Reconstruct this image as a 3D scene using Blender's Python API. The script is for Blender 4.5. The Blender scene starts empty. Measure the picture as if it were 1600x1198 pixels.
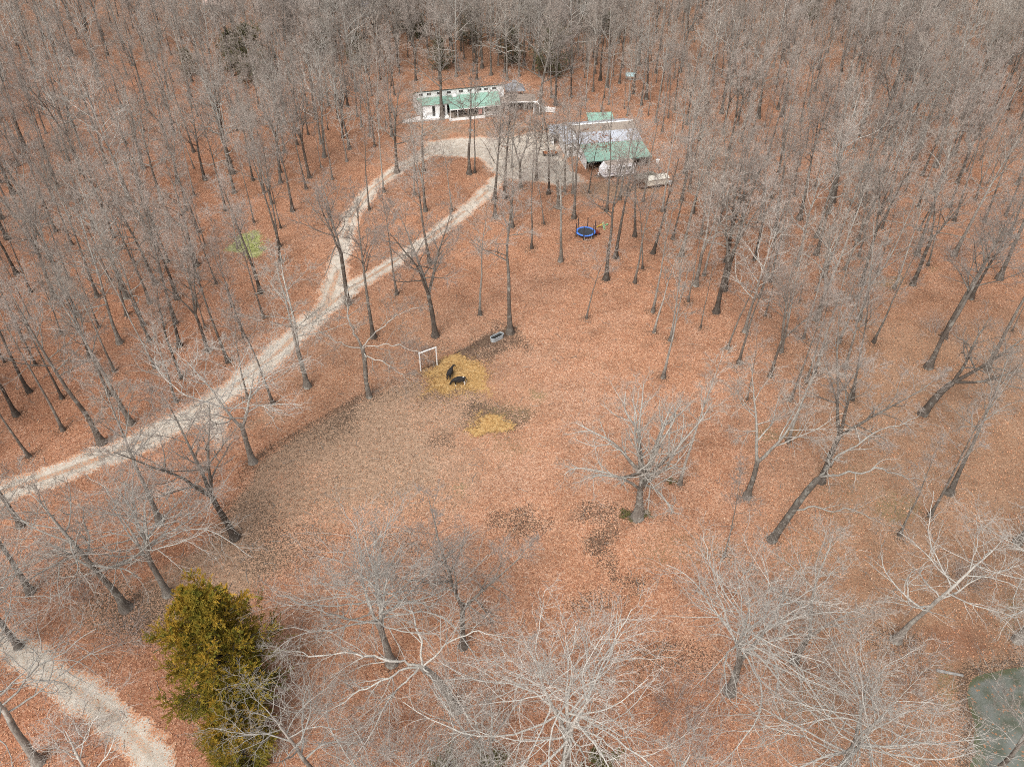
import bpy, math, random
import numpy as np
from mathutils import Vector, Matrix

scene = bpy.context.scene
COL = scene.collection
R = math.radians

# ------------------------------------------------------------------ camera
CAM_H, PITCH, FPX = 72.0, R(40.0), 1257.0
cam_d = bpy.data.cameras.new('camera')
cam = bpy.data.objects.new('camera', cam_d)
COL.objects.link(cam)
cam.location = (0, 0, CAM_H)
cam.rotation_euler = (R(90) - PITCH, 0, 0)
cam_d.sensor_width = 36.0
cam_d.lens = 36.0 * FPX / 1600.0
cam_d.clip_end = 6000
scene.camera = cam

# ------------------------------------------------------------------ overcast sky and sun
SUN_EL, SUN_AZ = R(52), R(205)
world = bpy.data.worlds.new('World')
scene.world = world
world.use_nodes = True
nt = world.node_tree
bg = nt.nodes['Background']
sky = nt.nodes.new('ShaderNodeTexSky')
sky.sky_type = 'NISHITA'
sky.sun_disc = False
sky.sun_elevation = SUN_EL
sky.sun_rotation = SUN_AZ
sky.dust_density = 4.0
hs = nt.nodes.new('ShaderNodeHueSaturation')
hs.inputs['Saturation'].default_value = 0.22
nt.links.new(sky.outputs[0], hs.inputs['Color'])
nt.links.new(hs.outputs[0], bg.inputs[0])
bg.inputs[1].default_value = 0.11
sun_d = bpy.data.lights.new('sun', 'SUN')
sun_d.energy = 1.1
sun_d.angle = R(28)
sun_d.color = (1.0, 0.965, 0.91)
sun = bpy.data.objects.new('sun', sun_d)
COL.objects.link(sun)
sun.rotation_euler = (R(90) - SUN_EL, 0, R(180) - SUN_AZ)

scene.view_settings.view_transform = 'Standard'
scene.view_settings.look = 'None'
scene.view_settings.exposure = 1.15
scene.view_settings.gamma = 1.0
scene.render.engine = 'CYCLES'
scene.cycles.use_denoising = False
scene.cycles.filter_width = 1.0
scene.cycles.max_bounces = 4
scene.cycles.diffuse_bounces = 2
scene.cycles.glossy_bounces = 2
scene.cycles.use_adaptive_sampling = False


# ------------------------------------------------------------------ picture point -> ground point (metres)
def at(px, py, z=0.0):
    a = (px - 800) / FPX
    b = (599 - py) / FPX
    d = (a, math.cos(PITCH) + b * math.sin(PITCH), -math.sin(PITCH) + b * math.cos(PITCH))
    t = (z - CAM_H) / d[2]
    return Vector((d[0] * t, d[1] * t, z))


def depth_at(px, py):
    p = at(px, py)
    return p.y * math.cos(PITCH) + CAM_H * math.sin(PITCH)


def proj(x, y, z=0.0):
    dz = z - CAM_H
    f = y * math.cos(PITCH) - dz * math.sin(PITCH)
    u = y * math.sin(PITCH) + dz * math.cos(PITCH)
    f = np.maximum(f, 1e-3)
    return 800 + FPX * x / f, 599 - FPX * u / f


# ------------------------------------------------------------------ numpy noise and masks
_lat = np.random.RandomState(7).rand(257, 257)


def vnoise(x, y, s):
    x = np.asarray(x) * s + 1000.0
    y = np.asarray(y) * s + 1000.0
    xi = np.floor(x).astype(int)
    yi = np.floor(y).astype(int)
    fx, fy = x - xi, y - yi
    fx, fy = fx * fx * (3 - 2 * fx), fy * fy * (3 - 2 * fy)
    g = lambda i, j: _lat[i % 256, j % 256]
    return (g(xi, yi) * (1 - fx) + g(xi + 1, yi) * fx) * (1 - fy) + (g(xi, yi + 1) * (1 - fx) + g(xi + 1, yi + 1) * fx) * fy


def fnoise(x, y, s, o=3):
    v, a, t = 0, 1.0, 0
    for k in range(o):
        v = v + a * vnoise(x + 31.7 * k, y - 17.3 * k, s * 2 ** k)
        t += a
        a *= 0.55
    return v / t


def sstep(a, b, v):
    t = np.clip((v - a) / (b - a), 0, 1)
    return t * t * (3 - 2 * t)


def seg_dist(x, y, a, b):
    dx, dy = b[0] - a[0], b[1] - a[1]
    t = np.clip(((x - a[0]) * dx + (y - a[1]) * dy) / max(dx * dx + dy * dy, 1e-9), 0, 1)
    return np.hypot(x - a[0] - t * dx, y - a[1] - t * dy)


def line_dist(x, y, pts):
    d = np.full(np.shape(x), 1e9)
    for a, b in zip(pts[:-1], pts[1:]):
        d = np.minimum(d, seg_dist(x, y, a, b))
    return d


def poly_sdf(x, y, pts):
    d = line_dist(x, y, list(pts) + [pts[0]])
    ins = np.zeros(np.shape(x), bool)
    n = len(pts)
    for i in range(n):
        (x0, y0), (x1, y1) = pts[i], pts[(i + 1) % n]
        if y0 == y1:
            continue
        c = ((y0 > y) != (y1 > y)) & (x < (x1 - x0) * (y - y0) / (y1 - y0) + x0)
        ins ^= c
    return np.where(ins, -d, d)


def gpts(px):
    return [(at(*p).x, at(*p).y) for p in px]


# ------------------------------------------------------------------ scene helpers
def tag(o, label=None, cat=None, group=None, kind=None):
    if label:
        o['label'] = label
    if cat:
        o['category'] = cat
    if group:
        o['group'] = group
    if kind:
        o['kind'] = kind
    return o


def empty(name, loc, rz=0.0):
    o = bpy.data.objects.new(name, None)
    COL.objects.link(o)
    o.location = loc
    o.rotation_euler = (0, 0, rz)
    o.empty_display_size = 0.3
    return o


def link_mesh(name, me, mats=(), parent=None):
    o = bpy.data.objects.new(name, me)
    COL.objects.link(o)
    for m in mats:
        if m is not None and len(me.materials) < len(mats):
            me.materials.append(m)
    if parent is not None:
        o.parent = parent
    return o


def np_mesh(name, verts, faces_list, attrs=None, smooth=True):
    """faces_list: arrays of (n,3) or (n,4) vertex numbers"""
    me = bpy.data.meshes.new(name)
    verts = np.asarray(verts, np.float32)
    me.vertices.add(len(verts))
    me.vertices.foreach_set('co', verts.ravel())
    idx, tot = [], []
    for f in faces_list:
        f = np.asarray(f, np.int32)
        if len(f) == 0:
            continue
        idx.append(f.ravel())
        tot.append(np.full(len(f), f.shape[1], np.int32))
    idx = np.concatenate(idx)
    tot = np.concatenate(tot)
    st = np.concatenate([[0], np.cumsum(tot)[:-1]]).astype(np.int32)
    me.loops.add(len(idx))
    me.loops.foreach_set('vertex_index', idx)
    me.polygons.add(len(tot))
    me.polygons.foreach_set('loop_start', st)
    me.polygons.foreach_set('loop_total', tot)
    me.polygons.foreach_set('use_smooth', np.full(len(tot), smooth, bool))
    for k, v in (attrs or {}).items():
        a = me.attributes.new(k, 'FLOAT', 'POINT')
        a.data.foreach_set('value', np.asarray(v, np.float32).ravel())
    me.update(calc_edges=True)
    return me


class MB:
    """collects boxes, bars and sheets of one part"""

    def __init__(s):
        s.v, s.f = [], []

    def quad(s, *p):
        n = len(s.v)
        s.v += [tuple(q) for q in p]
        s.f.append(tuple(range(n, n + len(p))))
        return s

    def hexa(s, p):
        n = len(s.v)
        s.v += [tuple(q) for q in p]
        for f in ((0, 3, 2, 1), (4, 5, 6, 7), (0, 1, 5, 4), (1, 2, 6, 5), (2, 3, 7, 6), (3, 0, 4, 7)):
            s.f.append(tuple(n + i for i in f))
        return s

    def box(s, x0, x1, y0, y1, z0, z1):
        return s.hexa([(x0, y0, z0), (x1, y0, z0), (x1, y1, z0), (x0, y1, z0), (x0, y0, z1), (x1, y0, z1), (x1, y1, z1), (x0, y1, z1)])

    def slab(s, a, b, c, d, t):
        """sheet a,b,c,d (counter-clockwise from above) with thickness t downwards"""
        lo = [(p[0], p[1], p[2] - t) for p in (a, b, c, d)]
        return s.hexa(lo + [a, b, c, d])

    def bar(s, a, b, r, n=6, r2=None):
        a, b = Vector(a), Vector(b)
        r2 = r if r2 is None else r2
        d = (b - a).normalized()
        u = d.orthogonal().normalized()
        w = d.cross(u)
        k = len(s.v)
        for p, rr in ((a, r), (b, r2)):
            for i in range(n):
                t = 2 * math.pi * i / n
                s.v.append(tuple(p + (u * math.cos(t) + w * math.sin(t)) * rr))
        for i in range(n):
            j = (i + 1) % n
            s.f.append((k + i, k + j, k + n + j, k + n + i))
        s.f.append(tuple(k + i for i in reversed(range(n))))
        s.f.append(tuple(k + n + i for i in range(n)))
        return s

    def ring(s, c, ro, ri, z0, z1, n=40):
        k = len(s.v)
        for i in range(n):
            t = 2 * math.pi * i / n
            for rr, z in ((ro, z0), (ro, z1), (ri, z1), (ri, z0)):
                s.v.append((c[0] + rr * math.cos(t), c[1] + rr * math.sin(t), z))
        for i in range(n):
            j = (i + 1) % n
            for q in range(4):
                s.f.append((k + 4 * i + q, k + 4 * j + q, k + 4 * j + (q + 1) % 4, k + 4 * i + (q + 1) % 4))
        return s

    def disc(s, c, r, z, n=40):
        return s.quad(*[(c[0] + r * math.cos(2 * math.pi * i / n), c[1] + r * math.sin(2 * math.pi * i / n), z) for i in range(n)])

    def build(s, name, m, parent=None, bevel=0.0, smooth=False):
        me = bpy.data.meshes.new(name)
        me.from_pydata(s.v, [], s.f)
        me.update()
        if smooth:
            for p in me.polygons:
                p.use_smooth = True
        o = link_mesh(name, me, (m,), parent)
        if bevel:
            b = o.modifiers.new('edge', 'BEVEL')
            b.width = bevel
            b.segments = 2
        return o


# ------------------------------------------------------------------ materials
def new_mat(name, rough=0.8, spec=0.2):
    m = bpy.data.materials.new(name)
    m.use_nodes = True
    b = m.node_tree.nodes['Principled BSDF']
    b.inputs['Roughness'].default_value = rough
    b.inputs['Specular IOR Level'].default_value = spec
    return m, m.node_tree, b


def N(nt, t, **kw):
    n = nt.nodes.new(t)
    for k, v in kw.items():
        if hasattr(n, k):
            setattr(n, k, v)
        else:
            n.inputs[k].default_value = v
    return n


def ramp(nt, fac, stops, mode='LINEAR'):
    r = nt.nodes.new('ShaderNodeValToRGB')
    r.color_ramp.interpolation = mode
    e = r.color_ramp.elements
    while len(e) < len(stops):
        e.new(0.5)
    for el, (p, c) in zip(e, stops):
        el.position = p
        el.color = (*c, 1) if len(c) == 3 else c
    nt.links.new(fac, r.inputs[0])
    return r.outputs[0]


def fval(nt, op, a, b=None, clamp=False):
    n = nt.nodes.new('ShaderNodeMath')
    n.operation = op
    n.use_clamp = clamp
    for i, v in enumerate((a, b)):
        if v is None:
            continue
        if isinstance(v, (int, float)):
            n.inputs[i].default_value = v
        else:
            nt.links.new(v, n.inputs[i])
    return n.outputs[0]


def mixc(nt, f, a, b, mode='MIX'):
    n = nt.nodes.new('ShaderNodeMix')
    n.data_type = 'RGBA'
    n.blend_type = mode
    for sock, v in ((n.inputs[0], f), (n.inputs[6], a), (n.inputs[7], b)):
        if isinstance(v, (int, float)):
            sock.default_value = v
        elif isinstance(v, tuple):
            sock.default_value = (*v, 1)
        else:
            nt.links.new(v, sock)
    return n.outputs[2]


def maprange(nt, v, a, b, c=0.0, d=1.0):
    n = nt.nodes.new('ShaderNodeMapRange')
    n.interpolation_type = 'SMOOTHSTEP'
    nt.links.new(v, n.inputs[0])
    for i, q in enumerate((a, b, c, d)):
        n.inputs[1 + i].default_value = q
    return n.outputs[0]


def attr(nt, name):
    n = nt.nodes.new('ShaderNodeAttribute')
    n.attribute_name = name
    return n.outputs['Fac']


def coords(nt):
    return nt.nodes.new('ShaderNodeTexCoord').outputs['Object']


def noise(nt, co, s, detail=3.0, rough=0.6):
    n = N(nt, 'ShaderNodeTexNoise')
    n.inputs['Scale'].default_value = s
    n.inputs['Detail'].default_value = detail
    n.inputs['Roughness'].default_value = rough
    nt.links.new(co, n.inputs['Vector'])
    return n.outputs['Fac']


def voro(nt, co, s):
    n = N(nt, 'ShaderNodeTexVoronoi')
    n.inputs['Scale'].default_value = s
    nt.links.new(co, n.inputs['Vector'])
    sep = nt.nodes.new('ShaderNodeSeparateColor')
    nt.links.new(n.outputs['Color'], sep.inputs[0])
    return n.outputs['Distance'], sep.outputs[0], sep.outputs[1]


def bump(nt, bsdf, h, strength, dist):
    b = nt.nodes.new('ShaderNodeBump')
    b.inputs['Strength'].default_value = strength
    b.inputs['Distance'].default_value = dist
    nt.links.new(h, b.inputs['Height'])
    nt.links.new(b.outputs[0], bsdf.inputs['Normal'])


def litter_nodes(nt, co):
    """colours of dead oak leaves: speckle of cells at two sizes"""
    d1, c1, k1 = voro(nt, co, 6.0)
    d2, c2, k2 = voro(nt, co, 11.0)
    orange = [(0.0, (0.16, 0.064, 0.034)), (0.12, (0.28, 0.118, 0.064)), (0.42, (0.405, 0.187, 0.102)), (0.70, (0.485, 0.252, 0.148)), (0.93, (0.55, 0.32, 0.195)), (1.0, (0.60, 0.42, 0.30))]
    a = ramp(nt, c1, orange)
    b = ramp(nt, c2, orange)
    c = mixc(nt, 0.5, a, b)
    return c, d1, c1, c2, d2


def litter_mat():
    m, nt, b = new_mat('leaf_litter', 0.85, 0.15)
    co = coords(nt)
    c, d1, c1, c2, d2 = litter_nodes(nt, co)
    pink = mixc(nt, 1.0, c, (0.98, 1.07, 1.16), 'MULTIPLY')
    n1 = noise(nt, co, 0.07, 4)
    n2 = noise(nt, co, 0.45, 4)
    c = mixc(nt, fval(nt, 'MULTIPLY', maprange(nt, n1, 0.42, 0.62), 0.55), c, pink)
    c = mixc(nt, attr(nt, 'pale'), c, mixc(nt, 1.0, c, (1.08, 1.15, 1.20), 'MULTIPLY'))
    c = mixc(nt, attr(nt, 'brown'), c, mixc(nt, 0.6, mixc(nt, 1.0, c, (0.78, 0.92, 0.95), 'MULTIPLY'), (0.27, 0.165, 0.10)))
    c = mixc(nt, attr(nt, 'red'), c, mixc(nt, 1.0, c, (0.82, 0.72, 0.70), 'MULTIPLY'))
    drift = noise(nt, co, 0.22, 5, 0.65)
    c = mixc(nt, 1.0, c, ramp(nt, drift, [(0.30, (0.72, 0.72, 0.73)), (0.5, (0.98, 0.99, 1.01)), (0.70, (1.10, 1.14, 1.20))]), 'MULTIPLY')
    # thin spots where soil or dry grass shows between the leaves
    thin = maprange(nt, n2, 0.56, 0.74)
    speck = fval(nt, 'ADD', fval(nt, 'MULTIPLY', c1, 0.5), fval(nt, 'MULTIPLY', c2, 0.5))
    c = mixc(nt, fval(nt, 'MULTIPLY', fval(nt, 'MULTIPLY', thin, maprange(nt, speck, 0.65, 0.35)), 0.65), c, (0.20, 0.14, 0.095))
    # bare paddock soil with scattered leaves
    bare = attr(nt, 'bare')
    soil = ramp(nt, noise(nt, co, 1.6, 5, 0.7), [(0.25, (0.15, 0.094, 0.060)), (0.5, (0.31, 0.205, 0.138)), (0.75, (0.46, 0.33, 0.235))])
    soil = mixc(nt, fval(nt, 'MULTIPLY', maprange(nt, c2, 0.62, 0.8), 0.75), soil, mixc(nt, 0.5, c, (0.5, 0.33, 0.22)))
    soil = mixc(nt, fval(nt, 'MULTIPLY', maprange(nt, c2, 0.12, 0.04), 0.7), soil, (0.07, 0.045, 0.03))
    f = maprange(nt, fval(nt, 'ADD', bare, fval(nt, 'MULTIPLY', fval(nt, 'SUBTRACT', speck, 0.5), -0.9)), 0.35, 0.7)
    c = mixc(nt, f, c, soil)
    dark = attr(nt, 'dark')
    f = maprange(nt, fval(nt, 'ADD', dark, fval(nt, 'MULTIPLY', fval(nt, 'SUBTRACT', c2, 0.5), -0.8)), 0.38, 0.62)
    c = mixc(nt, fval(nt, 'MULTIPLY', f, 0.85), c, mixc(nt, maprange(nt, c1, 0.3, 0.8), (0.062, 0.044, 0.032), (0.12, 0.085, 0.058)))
    hay = attr(nt, 'straw')
    f = maprange(nt, fval(nt, 'ADD', hay, fval(nt, 'MULTIPLY', fval(nt, 'SUBTRACT', speck, 0.5), 0.7)), 0.38, 0.6)
    hc = ramp(nt, noise(nt, co, 2.2, 5, 0.75), [(0.3, (0.20, 0.10, 0.038)), (0.47, (0.44, 0.265, 0.10)), (0.7, (0.58, 0.40, 0.19))])
    c = mixc(nt, f, c, hc)
    moss = attr(nt, 'moss')
    f = maprange(nt, fval(nt, 'ADD', moss, fval(nt, 'MULTIPLY', fval(nt, 'SUBTRACT', speck, 0.5), -0.8)), 0.35, 0.75)
    c = mixc(nt, fval(nt, 'MULTIPLY', f, 0.8), c, (0.21, 0.17, 0.085))
    f = maprange(nt, fval(nt, 'ADD', attr(nt, 'lawn'), fval(nt, 'MULTIPLY', fval(nt, 'SUBTRACT', speck, 0.5), -0.6)), 0.35, 0.6)
    c = mixc(nt, f, c, ramp(nt, noise(nt, co, 0.9, 4), [(0.35, (0.27, 0.29, 0.10)), (0.6, (0.42, 0.42, 0.19))]))
    nt.links.new(c, b.inputs['Base Color'])
    h = fval(nt, 'ADD', fval(nt, 'MULTIPLY', c1, 0.6), c2)
    bump(nt, b, h, 0.9, 0.12)
    return m


def gravel_mat(name='gravel'):
    m, nt, b = new_mat(name, 0.95, 0.1)
    co = coords(nt)
    c, d1, c1, c2, d2 = litter_nodes(nt, co)
    g = ramp(nt, noise(nt, co, 0.9, 6, 0.7), [(0.28, (0.36, 0.31, 0.25)), (0.5, (0.50, 0.445, 0.375)), (0.75, (0.61, 0.56, 0.49))])
    g = mixc(nt, 0.45, g, mixc(nt, 1.0, g, ramp(nt, noise(nt, co, 7.0, 3, 0.8), [(0.3, (0.55, 0.53, 0.5)), (0.7, (1.25, 1.25, 1.25))]), 'MULTIPLY'))
    g = mixc(nt, fval(nt, 'MULTIPLY', maprange(nt, attr(nt, 'track'), 0.1, 0.8), 0.55), g, (0.31, 0.235, 0.17))
    g = mixc(nt, fval(nt, 'MULTIPLY', maprange(nt, noise(nt, co, 0.25, 4), 0.5, 0.68), 0.4), g, (0.33, 0.27, 0.20))
    e = attr(nt, 'edge')
    f = maprange(nt, fval(nt, 'ADD', e, fval(nt, 'MULTIPLY', fval(nt, 'SUBTRACT', c2, 0.5), 0.7)), 0.42, 0.62)
    g = mixc(nt, f, g, c)
    g = mixc(nt, fval(nt, 'MULTIPLY', maprange(nt, c2, 0.90, 0.95), 0.7), g, c)
    nt.links.new(g, b.inputs['Base Color'])
    bump(nt, b, noise(nt, co, 5.0, 4, 0.7), 0.5, 0.05)
    return m


def bark_mat(name, thick, mid, thin, lichen=0.35, t0=.03, t1=.085):
    """bark by branch girth: thick trunks, limbs, twigs; lichen blotches"""
    m, nt, b = new_mat(name, 0.9, 0.1)
    co = coords(nt)
    g = attr(nt, 'girth')
    c = ramp(nt, fval(nt, 'MULTIPLY', g, 2.5), [(0.0, thin), (t0, thin), (t1, mid), (0.24, mid), (0.42, thick), (1.0, thick)])
    mp = N(nt, 'ShaderNodeMapping')
    mp.inputs['Scale'].default_value = (1, 1, 0.22)
    nt.links.new(co, mp.inputs[0])
    n = noise(nt, mp.outputs[0], 9.0, 4, 0.7)
    c = mixc(nt, 1.0, c, ramp(nt, n, [(0.3, (0.5, 0.48, 0.46)), (0.5, (1, 1, 1)), (0.72, (1.45, 1.45, 1.42))]), 'MULTIPLY')
    n2 = noise(nt, co, 1.3, 4, 0.65)
    c = mixc(nt, fval(nt, 'MULTIPLY', maprange(nt, n2, 0.5, 0.66), lichen), c, (0.40, 0.405, 0.36))
    oi = nt.nodes.new('ShaderNodeObjectInfo')
    v = N(nt, 'ShaderNodeHueSaturation')
    nt.links.new(c, v.inputs['Color'])
    nt.links.new(maprange(nt, oi.outputs['Random'], 0, 1, 0.78, 1.2), v.inputs['Value'])
    nt.links.new(v.outputs[0], b.inputs['Base Color'])
    bump(nt, b, n, 0.6, 0.03)
    return m


def plain(name, col, rough=0.7, spec=0.3, var=0.25, scale=1.5, metal=0.0, streak=False):
    m, nt, b = new_mat(name, rough, spec)
    co = coords(nt)
    if streak:
        mp = N(nt, 'ShaderNodeMapping')
        mp.inputs['Scale'].default_value = (1, 1, 0.25)
        nt.links.new(co, mp.inputs[0])
        co = mp.outputs[0]
    n = noise(nt, co, scale, 5, 0.65)
    lo = tuple(max(0, q * (1 - var)) for q in col)
    hi = tuple(min(1, q * (1 + var)) for q in col)
    c = ramp(nt, n, [(0.3, lo), (0.5, col), (0.7, hi)])
    nt.links.new(c, b.inputs['Base Color'])
    b.inputs['Metallic'].default_value = metal
    bump(nt, b, n, 0.15, 0.02)
    return m


def ribbed(name, col, period, axis=0, rough=0.45, dirt=(0.25, 0.2, 0.15), dirt_amt=0.35):
    """ribbed sheet metal or lap siding: ribs along one axis, with dirt"""
    m, nt, b = new_mat(name, rough, 0.35)
    co = coords(nt)
    sp = nt.nodes.new('ShaderNodeSeparateXYZ')
    nt.links.new(co, sp.inputs[0])
    w = fval(nt, 'FRACT', fval(nt, 'MULTIPLY', sp.outputs[axis], 1.0 / period))
    rib = maprange(nt, fval(nt, 'ABSOLUTE', fval(nt, 'SUBTRACT', w, 0.5)), 0.36, 0.47)
    n = noise(nt, co, 0.8, 6, 0.7)
    c = mixc(nt, fval(nt, 'MULTIPLY', rib, 0.22), col, tuple(q * 0.55 for q in col))
    c = mixc(nt, fval(nt, 'MULTIPLY', maprange(nt, n, 0.5, 0.72), dirt_amt), c, dirt)
    nt.links.new(c, b.inputs['Base Color'])
    bump(nt, b, rib, 0.5, 0.03)
    return m


M = {}
M['ground'] = litter_mat()
M['gravel'] = gravel_mat()
M['white'] = ribbed('white_siding', (0.76, 0.76, 0.745), 0.2, 2, 0.6, (0.55, 0.51, 0.46), 0.25)
M['white_paint'] = plain('white_paint', (0.76, 0.76, 0.74), 0.55, 0.3, 0.12, 2.0)
M['green_roof'] = ribbed('green_metal_roof', (0.225, 0.375, 0.30), 0.45, 0, 0.4, (0.31, 0.36, 0.30), 0.4)
M['grey_roof'] = ribbed('grey_metal_roof', (0.41, 0.43, 0.47), 0.5, 0, 0.35, (0.34, 0.33, 0.32), 0.35)
M['rust_roof'] = ribbed('weathered_roof', (0.27, 0.225, 0.185), 0.5, 0, 0.7, (0.35, 0.28, 0.22), 0.5)
M['dark_roof'] = plain('dark_roofing', (0.035, 0.06, 0.055), 0.8)
M['glass'] = plain('dark_glass', (0.025, 0.028, 0.03), 0.12, 0.6, 0.2)
M['dark'] = plain('dark_interior', (0.02, 0.019, 0.018), 0.9)
M['black'] = plain('black_plastic', (0.018, 0.018, 0.02), 0.5)
M['wood'] = plain('weathered_wood', (0.24, 0.19, 0.15), 0.9, 0.1, 0.35, 3.0)
M['grey_wood'] = plain('grey_wood', (0.25, 0.24, 0.225), 0.9, 0.1, 0.35, 3.0)
M['shingle'] = plain('grey_shingle', (0.22, 0.225, 0.24), 0.9, 0.1, 0.3, 4.0)
M['tan'] = plain('tan_panel', (0.33, 0.27, 0.21), 0.8)
M['orange'] = plain('orange_cloth', (0.55, 0.22, 0.05), 0.8)
M['pink'] = plain('pink_cloth', (0.60, 0.27, 0.23), 0.8)
M['camper'] = plain('camper_skin', (0.80, 0.79, 0.80), 0.35, 0.4, 0.05, 1.2)
M['camper_roof'] = plain('camper_roof', (0.40, 0.33, 0.28), 0.7, 0.2, 0.25, 1.0)
M['stripe'] = plain('camper_stripe', (0.20, 0.19, 0.24), 0.4)
M['tyre'] = plain('tyre_rubber', (0.02, 0.02, 0.02), 0.85)
M['steel'] = plain('galvanised_steel', (0.42, 0.45, 0.46), 0.45, 0.5, 0.2, 3.0, 0.3)
M['canvas'] = plain('cream_canvas', (0.60, 0.56, 0.48), 0.9, 0.1, 0.15, 1.0)
M['shed_roof'] = plain('brown_shed_roof', (0.25, 0.20, 0.165), 0.9, 0.1, 0.35, 1.5)
M['moss_tarp'] = plain('mossy_tarp', (0.15, 0.14, 0.11), 0.9, 0.1, 0.5, 2.0)
M['blue'] = plain('blue_pad', (0.08, 0.215, 0.66), 0.5, 0.3, 0.15)
M['mat'] = plain('jump_mat', (0.045, 0.05, 0.06), 0.8, 0.2, 0.6, 6.0)
M['post_grey'] = plain('foam_post', (0.055, 0.045, 0.045), 0.8)
M['yellow'] = plain('yellow_plastic', (0.85, 0.58, 0.05), 0.5)
M['toy_green'] = plain('green_plastic', (0.28, 0.60, 0.35), 0.5)
M['red'] = plain('red_plastic', (0.20, 0.05, 0.04), 0.6)
M['rusty'] = plain('rusty_steel', (0.13, 0.075, 0.05), 0.85, 0.2, 0.4, 5.0)
M['aqua'] = plain('pale_aqua_tarp', (0.38, 0.56, 0.58), 0.7)
M['bark_dark'] = bark_mat('bark_dark', (0.088, 0.072, 0.060), (0.15, 0.132, 0.114), (0.31, 0.262, 0.23), 0.30)
M['bark_grey'] = bark_mat('bark_grey', (0.125, 0.108, 0.092), (0.30, 0.28, 0.25), (0.31, 0.265, 0.228), 0.45)
M['bark_pale'] = bark_mat('bark_pale', (0.17, 0.15, 0.13), (0.375, 0.355, 0.322), (0.33, 0.295, 0.262), 0.40, .016, .045)
M['brush'] = bark_mat('brush_bark', (0.20, 0.17, 0.145), (0.27, 0.23, 0.20), (0.32, 0.265, 0.235), 0.2)


def foliage_mat(name, lo, mid, hi, tip=None):
    m, nt, b = new_mat(name, 0.8, 0.15)
    co = coords(nt)
    n = noise(nt, co, 2.2, 4, 0.7)
    c = ramp(nt, n, [(0.3, lo), (0.5, mid), (0.7, hi)])
    if tip:
        c = mixc(nt, fval(nt, 'MULTIPLY', attr(nt, 'tip'), maprange(nt, noise(nt, co, 1.4, 3), 0.36, 0.56)), c, tip)
    nt.links.new(c, b.inputs['Base Color'])
    return m


M['cedar'] = foliage_mat('cedar_foliage', (0.075, 0.074, 0.013), (0.128, 0.124, 0.018), (0.18, 0.155, 0.026), (0.31, 0.175, 0.02))
M['cedar_far'] = foliage_mat('dark_cedar_foliage', (0.06, 0.065, 0.032), (0.095, 0.10, 0.05), (0.13, 0.125, 0.07), (0.14, 0.12, 0.06))
M['grass'] = foliage_mat('green_grass', (0.25, 0.28, 0.09), (0.35, 0.37, 0.13), (0.46, 0.45, 0.22))
M['straw'] = foliage_mat('straw', (0.25, 0.125, 0.045), (0.47, 0.285, 0.11), (0.60, 0.42, 0.21))
M['oak_leaf'] = foliage_mat('dead_oak_leaves', (0.20, 0.075, 0.03), (0.34, 0.13, 0.055), (0.45, 0.20, 0.09))
M['bush'] = foliage_mat('bush_leaves', (0.075, 0.075, 0.03), (0.13, 0.12, 0.045), (0.20, 0.165, 0.08))

# water
mw, ntw, bw = new_mat('pond_water', 0.06, 0.5)
cow_ = coords(ntw)
nw = noise(ntw, cow_, 0.5, 4, 0.6)
cw = ramp(ntw, nw, [(0.33, (0.075, 0.083, 0.055)), (0.48, (0.12, 0.13, 0.105)), (0.66, (0.165, 0.172, 0.155))])
cw = mixc(ntw, maprange(ntw, fval(ntw, 'ADD', attr(ntw, 'scum'), fval(ntw, 'MULTIPLY', fval(ntw, 'SUBTRACT', noise(ntw, cow_, 0.9, 5, 0.7), 0.5), 1.6)), 0.1, 0.75), cw, (0.085, 0.092, 0.05))
_d, _c, _k = voro(ntw, cow_, 6.0)
cw = mixc(ntw, maprange(ntw, _c, 0.93, 0.96), cw, (0.30, 0.16, 0.09))
ntw.links.new(cw, bw.inputs['Base Color'])
bump(ntw, bw, noise(ntw, cow_, 4.0, 3, 0.6), 0.12, 0.05)
M['water'] = mw

# ------------------------------------------------------------------ ground
POND = gpts([(1502, 1075), (1512, 1052), (1545, 1042), (1600, 1036), (1720, 1030), (1800, 1260), (1500, 1260), (1512, 1180), (1520, 1130)])


def pond_depth(x, y):
    d = poly_sdf(x, y, POND) + (fnoise(x, y, 0.5) - 0.5) * 0.8
    return sstep(0.3, -1.3, d)


def ell(px, py, cx, cy, rx, ry, soft=0.35):
    return sstep(1 + soft, 1 - soft, np.hypot((px - cx) / rx, (py - cy) / ry))


PADDOCK = gpts([(398, 718), (480, 668), (585, 614), (650, 590), (700, 640), (690, 700), (700, 760), (640, 800), (560, 835), (470, 880), (400, 960), (330, 1010), (200, 1010), (140, 960), (230, 900), (330, 850), (360, 800)])
FENCE_PX = [(330, 838), (352, 790), (376, 748), (398, 717), (451, 684), (509, 650), (577, 614), (652, 581), (690, 567), (713, 553), (755, 532), (797, 512)]
FENCE = gpts(FENCE_PX)


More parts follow.
